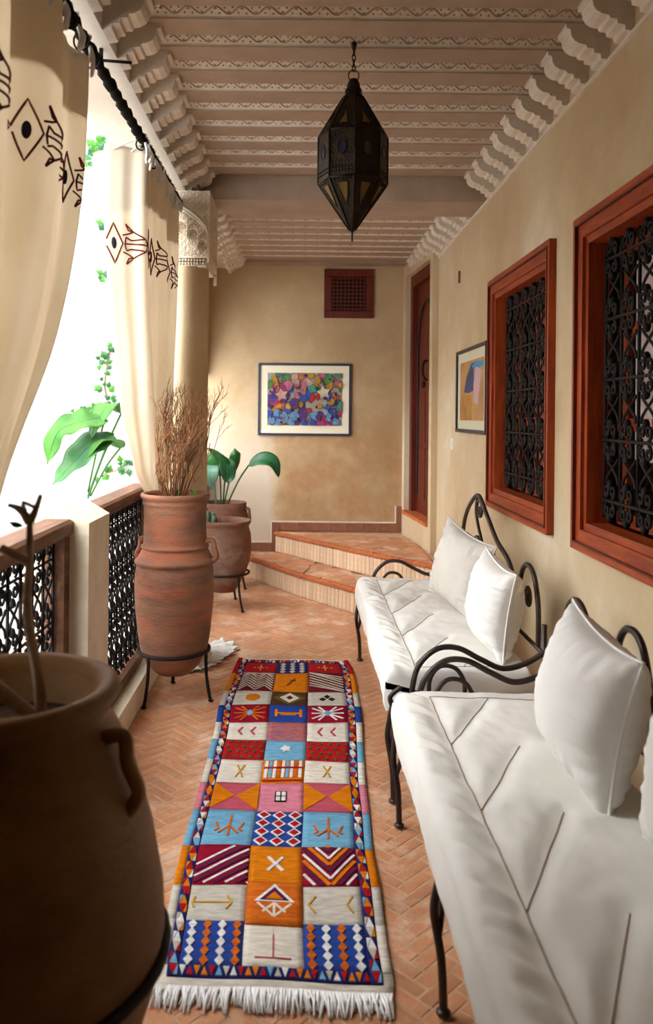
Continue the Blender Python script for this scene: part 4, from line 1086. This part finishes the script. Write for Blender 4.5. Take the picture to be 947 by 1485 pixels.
def mattress(label, ya, yb, seed, xf=.352, xb=.965, top=.525, bot=.402):
    cx_, cy_ = (xf+xb)/2, (ya+yb)/2
    t = thing('mattress', label, 'mattress', (cx_, cy_, bot), 'quilted seat mattresses')
    segs = []
    xs, ye0, ye1 = xf+.125, ya+.07, yb-.07
    segs.append(((xs, ye0), (xs, ye1))); segs.append(((xs, ye1), (xb-.05, ye1))); segs.append(((xs, ye0), (xb-.05, ye0)))
    k = ye1-.42
    while k > ye0-.45:
        a = (xs, k); b_ = (xs+.215, k+.42); c = (xs+.43, k)
        def cl(p, q):
            (x0_, y0_), (x1_, y1_) = p, q
            if y0_ < ye0 and y1_ < ye0: return None
            if y0_ < ye0: t_ = (ye0-y0_)/(y1_-y0_); return ((lerp(x0_,x1_,t_), ye0), q)
            if y1_ < ye0: t_ = (ye0-y0_)/(y1_-y0_); return (p, (lerp(x0_,x1_,t_), ye0))
            return (p, q)
        for s_ in (cl(a, b_),):
            if s_: segs.append(s_)
        k -= .42
    def dist(x, y_):
        dm = 9
        for (a, b_) in segs:
            dx, dy = b_[0]-a[0], b_[1]-a[1]; L = dx*dx+dy*dy
            u = max(0, min(1, ((x-a[0])*dx+(y_-a[1])*dy)/L)); d = math.hypot(x-a[0]-u*dx, y_-a[1]-u*dy)
            if d < dm: dm = d
        return dm
    def height(x, y_):
        d = dist(x, y_)
        z = top+.014*(1-math.exp(-(d/.035)**2))-.006
        z += .007*noise.noise(Vector((x*7+seed, y_*6, 0)))+.0025*noise.noise(Vector((x*26, y_*18, seed)))
        fr = sm(1-abs(x-xf-.065)/.075)
        ph = y_*46+3.2*noise.noise(Vector((y_*5, x*4, seed)))+x*16
        z += fr*.021*(math.sin(ph)*.35*noise.noise(Vector((y_*6, 1, seed)))*2+.9*noise.noise(Vector((y_*21+x*16, x*7, seed+3))))
        return z
    nx, ny = 46, 170; R = .045
    def fn(u, v):
        # u runs over the front skirt, the top and the back; v along the length
        y_ = lerp(ya, yb, v); e = min(y_-ya, yb-y_)
        drop = 0
        if e < R: drop = R-math.sqrt(max(0, R*R-(R-e)**2))
        wob = .010*noise.noise(Vector((y_*3, seed, 1)))
        if u < .2:
            q = u/.2; z = lerp(bot-.035+.006*math.sin(y_*9+seed), top-R, q)
            return (xf+wob*1.0-.006*math.sin(PI*q)+.004*noise.noise(Vector((y_*12, z*14, seed))), y_, min(z, top-drop*.5))
        if u < .30:
            a = (u-.2)/.1*PI/2; x = xf+R-R*math.cos(a)+wob*(1-a/PI*2); z0_ = height(x, y_)
            return (x, y_, z0_-R+R*math.sin(a)-drop)
        if u < .90:
            x = lerp(xf+R, xb-.03, (u-.30)/.60); return (x, y_, height(x, y_)-drop)
        a = (u-.9)/.1
        return (xb-.03+.03*math.sin(a*PI/2), y_, lerp(top, bot, a)-drop*(1-a))
    mb = MB().grid(fn, nx*2, ny)
    # close the two ends
    for j in (0, ny):
        row = [mb.v[j*(nx*2+1)+i] for i in range(nx*2+1)]
        c0 = len(mb.v); mb.v.append((cx_, row[0][1], bot))
        for i in range(nx*2): mb.f.append((j*(nx*2+1)+i, j*(nx*2+1)+i+1, c0))
    mb.build('quilt', M_cloth, t, True)
    m = MB()
    for (a, b_) in segs:
        n_ = max(2, int(math.hypot(b_[0]-a[0], b_[1]-a[1])/.02)); pts = []
        for q in range(n_+1):
            x, y_ = lerp(a[0],b_[0],q/n_), lerp(a[1],b_[1],q/n_); pts.append((x, y_, height(x, y_)+.0006))
        m.tube(pts, .0020, 4)
    m.build('stitching', M_seam, t, True)
    return t
mattress('white quilted mattress on the daybed with the tall scrolled back arch', 3.21, 5.06, 1.3)
mattress('white quilted mattress on the daybed with the plain hooped back', 1.02, 2.985, 6.1)

def cushion(label, c, size, thick, yaw, lean, roll, seed, sag=.0, tall=None, cloth=None):
    cloth = cloth or M_cush
    t = thing('cushion', label, 'cushion', c, 'white scatter cushions')
    Rm = Matrix.Rotation(yaw, 3, 'Z') @ Matrix.Rotation(lean, 3, 'Y') @ Matrix.Rotation(roll, 3, 'X')
    # local: x is the thickness, y across, z up
    h = size/2; hz_ = (tall or size)/2; n_ = 44
    def outline(a, b_):
        # pinched edges with pointed corners
        y_ = a*h*(1-.13*(1-b_*b_)*a*a); z = b_*hz_*(1-.13*(1-a*a)*b_*b_)
        return y_, z
    def surf(side):
        def fn(u, v):
            a, b_ = u*2-1, v*2-1
            y_, z = outline(a, b_)
            e = max(0, (1-a*a)*(1-b_*b_)); th = thick/2*(e**.48)
            edge = max(abs(a), abs(b_)); w_ = sm((edge-.35)/.55)*(1 if edge < .995 else 0)
            ang = (b_ if abs(a) > abs(b_) else a)
            wr = .017*w_*noise.noise(Vector((ang*11+seed, (1-edge)*2.0, seed*3+side)))*min(1, th*40)
            wr += .010*noise.noise(Vector((a*1.7+seed, b_*1.7, side)))*min(1, th*30)
            x = side*(th+wr*.8)
            x += -sag*(1-b_)*(1-b_)*.25
            return t.location+Rm @ Vector((x, y_, z))
        return fn
    mb = MB().grid(surf(-1), n_, n_); mb.grid(surf(1), n_, n_, True)
    o = mb.build('cover', cloth, t, True)
    md = o.modifiers.new('weld', 'WELD'); md.merge_threshold = .0008
    per = []
    for k in range(4):
        for q in range(24):
            s_ = -1+2*q/24
            a, b_ = ((s_,-1),(1,s_),(-s_,1),(-1,-s_))[k]
            y_, z = outline(a, b_); x = -sag*(1-b_)*(1-b_)*.25
            per.append(t.location+Rm @ Vector((x, y_*1.006, z*1.006)))
    MB().tube(per, .0048, 5, closed=True).build('piping', cloth, t, True)
    return t
cushion('small white cushion, shaded in its colour, tilted towards the corner steps', (.825, 4.10, .765), .42, .19, .45, .12, .25, 1.0, cloth=mat('shaded_white_cotton', (216,211,202), (206,200,190), 3, 6, .9, .2, 200, spec=.1))  # greyer cotton paints the shade on this white cushion
cushion('plump white cushion in front of the small scrolled back hoop', (.850, 3.49, .732), .42, .225, .08, .10, .11, 2.7, tall=.39)
cushion('large white piped cushion leaning on the hooped daybed back', (.826, 2.27, .745), .50, .26, .03, .16, .09, 4.2, tall=.43)
cushion('white cushion half hidden behind the large piped cushion', (.872, 1.72, .752), .44, .17, .0, .14, .0, 7.9)

# ------------------------------------------------------------------ pictures, vent, switch
def shapes_picture(t, P, rnd, back, polys):
    back_o = MB()
    return back_o
# colourful picture on the back wall
pw, phh = .92, .715; pc = (.024, 1.705)
pic = thing('framed_picture', 'navy framed colourful abstract picture hung on the back wall', 'picture', (pc[0], YB, pc[1]-phh/2))
L_, R_, B_, T_ = pc[0]-pw/2, pc[0]+pw/2, pc[1]-phh/2, pc[1]+phh/2; fw = .022
for (x0_, x1_, z0_, z1_) in ((L_,R_,T_-fw,T_),(L_,R_,B_,B_+fw),(L_,L_+fw,B_+fw,T_-fw),(R_-fw,R_,B_+fw,T_-fw)):
    MB().cbox(x0_, x1_, YB-.03, YB, z0_, z1_, .003).build('frame', M_navy, pic)
MB().box(L_+fw, R_-fw, YB-.014, YB-.002, B_+fw, T_-fw).build('mount', M_mount, pic)
px0, px1, pz0, pz1 = L_+.092, R_-.088, B_+.10, T_-.095
def paint(nm, c): return mat('paint_'+nm, tuple(int(x*.86) for x in c), tuple(int(x*.62) for x in c), 18, 5, .6, .1, 60)
PC = [paint(n_, c) for n_, c in (('teal',(74,150,132)),('blue',(58,84,178)),('red',(190,40,42)),('ochre',(212,156,32)),('pink',(206,120,140)),('violet',(96,52,132)),('green',(92,164,88)),('sky',(120,168,214)),('blush',(222,176,160)),('orange',(212,110,44)),('magenta',(188,52,112)),('ink',(36,34,64)))]
pg = MB().box(px0, px1, YB-.0155, YB-.0135, pz0, pz1).build('painting', mat('paint_ground', (128,150,150), (150,120,96), 7, 4, .6), pic)
rnd = random.Random(21); M_ink = mat('paint_outline', (54,30,52), rough=.6)
def patchpoly(cx_, cz_, r, n_, rnd, sx=1, sz=1):
    ph = rnd.uniform(0, 6.28); return [(cx_+sx*r*rnd.uniform(.6,1.15)*math.cos(ph+2*PI*k/n_), cz_+sz*r*rnd.uniform(.6,1.15)*math.sin(ph+2*PI*k/n_)) for k in range(n_)]
def painted(poly, m_, lay):
    poly = [(max(px0+.003, min(px1-.003, x)), max(pz0+.003, min(pz1-.003, z))) for x, z in poly]
    y_ = YB-.0160-lay*.00012
    cx_ = sum(p[0] for p in poly)/len(poly); cz_ = sum(p[1] for p in poly)/len(poly); n_ = len(poly)
    MB().add([(p[0], y_, p[1]) for p in poly]+[(p[0], y_+.0008, p[1]) for p in poly]+[(cx_, y_, cz_)], [(i, (i+1) % n_, 2*n_) for i in range(n_)]+[(i, (i+1) % n_, n_+(i+1) % n_, n_+i) for i in range(n_)]).build('painted_shape', m_, pg, fix=False)
    MB().tube([(p[0], y_, p[1]) for p in poly], .0013, 4, closed=True).build('painted_outline', M_ink, pg)
lay = 0
for k in range(150):
    lay += 1; fx, fz = rnd.random(), rnd.random()
    pool = (6,0,8,4,3) if fz > .75 else ((1,7,5,10,7) if fz < .25 else (2,3,1,4,5,9,8,0,10))
    painted(patchpoly(lerp(px0,px1,fx), lerp(pz0,pz1,fz), rnd.uniform(.028,.062), rnd.choice((4,5,5,6,7)), rnd, 1, rnd.uniform(.8,1.5)), PC[rnd.choice(pool)], lay)
for k in range(46):
    lay += 1; painted(patchpoly(lerp(px0,px1,rnd.random()), lerp(pz0,pz1,rnd.random()), rnd.uniform(.008,.016), 5, rnd, rnd.uniform(.5,1), rnd.uniform(.6,2)), PC[rnd.choice((11,11,2,3,5))], lay)
def star(cx_, cz_, r): return [(cx_+(r if k % 2 == 0 else r*.55)*math.cos(PI/2+k*PI/5+.2), cz_+(r if k % 2 == 0 else r*.55)*math.sin(PI/2+k*PI/5+.2)) for k in range(10)]
painted(star(lerp(px0,px1,.75), lerp(pz0,pz1,.63), .075), paint('cream', (228,216,186)), lay+1)
painted(star(lerp(px0,px1,.19), lerp(pz0,pz1,.58), .070), PC[8], lay+1)
painted(patchpoly(lerp(px0,px1,.36), lerp(pz0,pz1,.43), .055, 9, random.Random(3)), PC[5], lay+2)
painted([(lerp(px0,px1,a), lerp(pz0,pz1,b_)) for a, b_ in ((.05,.92),(.11,.95),(.155,.76),(.09,.74))], PC[3], lay+2)
MB().box(L_+fw+.006, L_+fw+.09, YB-.019, YB-.0145, B_+fw+.004, B_+fw+.034).build('paper_label', M_switch, pic)

# picture on the right wall
q0, q1, z0_, z1_ = 4.88, 5.83, 1.44, 2.02; fw = .024; xx = XW-.028
pic2 = thing('framed_picture', 'black framed picture of a blue and pink shape beside the window', 'picture', (XW, (q0+q1)/2, z0_))
for (a, b_, c, d) in ((q0,q1,z1_-fw,z1_),(q0,q1,z0_,z0_+fw),(q0,q0+fw,z0_+fw,z1_-fw),(q1-fw,q1,z0_+fw,z1_-fw)):
    MB().cbox(xx, XW, a, b_, c, d, .003).build('frame', M_black, pic2)
MB().box(xx+.014, XW-.004, q0+fw, q1-fw, z0_+fw, z1_-fw).build('mount', mat('pale_green_mount', (206,200,172), rough=.5), pic2)
a0_, a1_, c0_, c1_ = q0+.10, q1-.11, z0_+.085, z1_-.09
pg2 = MB().box(xx+.0125, xx+.0145, a0_, a1_, c0_, c1_).build('painting', mat('paint_tan_ground', (186,142,84), (160,116,72), 6, 4, .6), pic2)
def paint2(poly, m_, lay):
    x = xx+.0122-lay*.0002; n_ = len(poly); P = [(lerp(a1_, a0_, u), lerp(c0_, c1_, v)) for u, v in poly]
    MB().add([(x, p[0], p[1]) for p in P]+[(x+.0006, p[0], p[1]) for p in P], [tuple(range(n_))]+[(i, (i+1) % n_, n_+(i+1) % n_, n_+i) for i in range(n_)]).build('painted_shape', m_, pg2, fix=False)
paint2([(.18,.48),(.30,.74),(.48,.94),(.60,.96),(.62,.50),(.40,.46)], mat('paint_slate_blue', (62,72,112), (44,52,88), 9, 4, .6), 1)
paint2([(.52,.90),(.66,.97),(.98,.94),(.98,.86),(.60,.84)], mat('paint_bright_blue', (52,120,170), (70,140,180), 9, 4, .6), 2)
paint2([(.62,.30),(.78,.26),(.84,.50),(.92,.80),(.70,.88),(.60,.60)], mat('paint_dusty_pink', (204,150,146), (180,160,170), 9, 4, .6), 3)
paint2([(.0,.0),(.55,.0),(.5,.42),(.2,.44),(.0,.36)], mat('paint_ochre_field', (182,126,50), (150,104,54), 9, 4, .6), 1)

# lattice vent
vx0, vx1, vz0, vz1 = .207, .698, 2.514, 2.998
vent = thing('wall_vent', 'square red brown wooden vent with fine lattice high on wall', 'vent', ((vx0+vx1)/2, YB, vz0)); fw = .072
for (a, b_, c, d) in ((vx0,vx1,vz1-fw,vz1),(vx0,vx1,vz0,vz0+fw),(vx0,vx0+fw,vz0+fw,vz1-fw),(vx1-fw,vx1,vz0+fw,vz1-fw)):
    MB().cbox(a, b_, YB-.03, YB, c, d, .006).build('frame', M_dark, vent)
MB().box(vx0+fw, vx1-fw, YB-.006, YB-.001, vz0+fw, vz1-fw).build('backing', M_shadow, vent)
iw = vx1-vx0-2*fw; ih = vz1-vz0-2*fw
hl = MB().box(0, iw, -.008, 0, -.005, .005).mesh('lattice_strip', M_dark); vl = MB().box(-.005, .005, -.008, 0, 0, ih).mesh('lattice_strip', M_dark)
for k in range(9):
    place('lattice_strip', hl, vent, (vx0+fw, YB-.012, vz0+fw+ih*(k+.5)/9)); place('lattice_strip', vl, vent, (vx0+fw+iw*(k+.5)/9, YB-.006, vz0+fw))

sw = thing('light_switch', 'white plastic light switch on the tan wall', 'light switch', (XW, 6.05, 1.30))
MB().cbox(XW-.010, XW, 6.01, 6.09, 1.30, 1.385, .003).build('plate', M_switch, sw); MB().cbox(XW-.018, XW-.009, 6.03, 6.07, 1.318, 1.366, .003).build('rocker', M_switch, sw)
hk = tag(MB().cbox(XW-.014, XW, 5.83, 5.85, 2.53, 2.62, .003).build('wall_hook', mat('brown_clip', (120,92,58), rough=.6)), 'small brown clip fixed high on the tan wall', 'hook')

# ------------------------------------------------------------------ hanging lantern
LC = (.194, 3.20)
lan = thing('hanging_lantern', 'dark pierced metal lantern with glass insets hanging from the ceiling', 'lantern', (LC[0], LC[1], 2.24))
M_brass = mat('dark_brass', (58,46,30), (34,26,20), 18, 6, .5, .6, 120, metal=.6, spec=.5)
M_rib = mat('lantern_rib', (44,34,24), rough=.5, metal=.6)
M_amber = mat('amber_glass', (176,146,84), rough=.35, transl=.6); M_blueg = mat('blue_glass', (26,34,66), rough=.2, spec=.6)
tiers = [(2.825, .042, 2.665, .139), (2.665, .139, 2.478, .139), (2.478, .139, 2.295, .012)]
def ov(k, r, z, o=0): a = -PI/2+k*PI/4; return Vector((LC[0]+(r+o)*math.cos(a), LC[1]+(r+o)*math.sin(a), z))
for ti, (za, ra, zb, rb) in enumerate(tiers):
    for k in range(8):
        A, B, D, E_ = ov(k,ra,za), ov(k+1,ra,za), ov(k+1,rb,zb), ov(k,rb,zb)
        nn = (B-A).cross(E_-A).normalized(); mid = (A+B+D+E_)/4
        if nn.dot(mid-Vector((LC[0],LC[1],mid.z))) < 0: nn = -nn
        p = MB().add([A,B,D,E_]+[q-nn*.003 for q in (A,B,D,E_)], [(0,1,2,3),(7,6,5,4),(0,4,5,1),(1,5,6,2),(2,6,7,3),(3,7,4,0)]).build('panel', M_brass, lan)
        MB().tube([A, E_], .0045, 5).tube([E_, D], .004, 5).build('rib', M_rib, lan, True)
        def Q(u, v, o=.0016): return (A.lerp(B, u)).lerp(E_.lerp(D, u), v)+nn*o
        if ti == 1:
            c = [(.5+.17*math.cos(a*PI/8), .40+.15*math.sin(a*PI/8)) for a in range(16)]
            gl_ = M_blueg
            MB().add([Q(*q) for q in c], [tuple(range(16))]).add([Q(*q, .0) for q in c], [tuple(range(16))]).build('glass', gl_, p)
            mm = MB()
            for a in range(7):
                for b_ in range(2): mm.blob(Q(.14+.12*a, .80+.08*b_, .001), .0035, .0035, .0045, 5, 3)
            mm.tube([Q(q[0], q[1], .002) for q in c], .0022, 4, closed=True).build('piercing', M_rib, p, True)['kind'] = 'stuff'
        else:
            lo_, hi_ = (.45, .86) if ti == 0 else (.10, .52)
            c = [(.30,hi_),(.70,hi_),(.60,lerp(lo_,hi_,.45)),(.5,lo_),(.40,lerp(lo_,hi_,.45))] if ti == 0 else [(.28,lo_),(.72,lo_),(.66,lerp(lo_,hi_,.6)),(.5,hi_),(.34,lerp(lo_,hi_,.6))]
            MB().add([Q(*q) for q in c], [tuple(range(5))]).build('glass', M_amber, p)
            mm = MB().tube([Q(q[0], q[1], .002) for q in c], .0022, 4, closed=True)
            for a in range(5):
                mm.blob(Q(.18+.16*a, .93 if ti == 0 else .05, .001), .004, .004, .004, 5, 3)
            mm.build('piercing', M_rib, p, True)['kind'] = 'stuff'
MB().lathe([(0,2.90),(.016,2.90),(.024,2.885),(.028,2.865),(.028,2.86),(.034,2.858),(.034,2.835),(.046,2.825),(.044,2.82)], 16, LC+(0,)).build('cap', M_rib, lan, True)
MB().lathe([(0,2.245),(.003,2.25),(.004,2.285),(.012,2.30),(.0,2.31)], 10, LC+(0,)).build('finial', M_rib, lan, True)
MB().tube([(LC[0]+.021*math.cos(a*PI/10), LC[1], 2.915+.024*math.sin(a*PI/10)) for a in range(20)], .0028, 6, closed=True).build('ring', mat('copper_ring', (120,72,40), rough=.4, metal=.7), lan, True)
lk = MB().tube([(.007*math.cos(a*PI/6), 0, .014*math.sin(a*PI/6)) for a in range(12)], .0024, 5, closed=True).mesh('chain_link', M_rib, True)
z = 2.945
k = 0
while z < 3.04: place('chain_link', lk, lan, (LC[0], LC[1], z), (0, 0, (k % 2)*PI/2+.3)); z += .0215; k += 1
MB().blob((LC[0], LC[1], 3.04), .012, .012, .014, 8, 5).build('ceiling_hook', M_rib, lan, True)

# ------------------------------------------------------------------ plants in the courtyard
ban = thing('banana_plant', 'broad bright green leaves leaning over the railing from the courtyard', 'plant', (-1.75, 6.1, -3.2))
MB().tube(cr([(-1.74,6.15,-3.2),(-1.70,6.12,-.5),(-1.63,6.06,.80)], 6), [.07]*7+[.05,.045,.04,.035,.03,.02], 8).build('stem', M_leaf, ban, True)
big_leaf(ban, (-1.62,6.05,.95), [(-1.42,5.75,1.52),(-1.52,5.6,1.50),(-1.68,5.5,1.42),(-1.74,5.45,1.20)], .25, M_leafl, fold=.1, ripple=.015, tilt=-.5)
big_leaf(ban, (-1.62,6.05,.90), [(-1.36,5.75,1.40),(-1.48,5.6,1.33),(-1.60,5.5,1.18),(-1.70,5.45,1.06)], .26, M_leaf, fold=.1, ripple=.01, tilt=-.4)
big_leaf(ban, (-1.62,6.05,.92), [(-1.34,5.9,1.55),(-1.40,5.8,1.62),(-1.46,5.7,1.50),(-1.50,5.65,1.36)], .22, M_leafl, fold=.1)
big_leaf(ban, (-1.60,6.05,.92), [(-1.30,5.7,1.30),(-1.34,5.6,1.36),(-1.42,5.55,1.34),(-1.48,5.5,1.24)], .18, M_leafl, fold=.1)
def ivy(label, pts, n_, size, seed, spread=.05):
    rnd = random.Random(seed); P = cr(pts, 8)
    t = thing('ivy_sprig', label, 'vine', P[0], 'ivy on the courtyard wall')
    MB().tube(P, .006, 5).build('stem', M_twig, t, True)
    for i in range(n_):
        p = P[rnd.randint(0, len(P)-1)]+Vector((rnd.uniform(-spread,spread), -rnd.uniform(.01,.05), rnd.uniform(-spread,spread)))
        a = rnd.uniform(0, 2*PI); s_ = size*rnd.uniform(.7,1.2); d = Vector((math.cos(a), -.3, math.sin(a))); e = Vector((-math.sin(a), -.1, math.cos(a)))
        MB().add([p, p+d*s_*.35+e*s_*.42, p+d*s_, p+d*s_*.35-e*s_*.42, p+d*s_*.45+Vector((0,-.012,0))], [(0,1,4),(1,2,4),(2,3,4),(3,0,4)]).build('leaf', (M_leaf, M_leafd, M_leafl)[rnd.randint(0,2)], t, fix=False)
ivy('ivy sprig high on the bright courtyard wall below the lintel', [(-2.02,7.985,4.26),(-2.12,7.98,4.16),(-2.24,7.98,4.08)], 20, .085, 1)
ivy('two or three ivy leaves beside the cream curtain edge', [(-1.95,7.985,3.00),(-2.02,7.98,2.94),(-2.05,7.98,2.88)], 4, .09, 2, .03)
ivy('lone ivy leaf cluster on the bright courtyard wall', [(-1.96,7.985,3.48),(-2.02,7.98,3.42),(-2.03,7.98,3.38)], 4, .085, 3, .03)
ivy('upright ivy strand on the pale wall above the banana leaves', [(-1.93,7.985,2.20),(-1.96,7.98,2.02),(-1.98,7.98,1.82),(-1.93,7.98,1.62)], 34, .075, 4, .07)
ivy('ivy strand creeping sideways above the banana leaves', [(-2.03,7.985,1.60),(-2.10,7.98,1.57),(-2.20,7.98,1.54),(-2.32,7.98,1.46)], 22, .08, 5, .05)
ivy('ivy tendril low on the courtyard wall behind the railing', [(-1.75,7.985,1.05),(-1.85,7.98,.98),(-2.0,7.98,.94)], 14, .075, 6, .05)
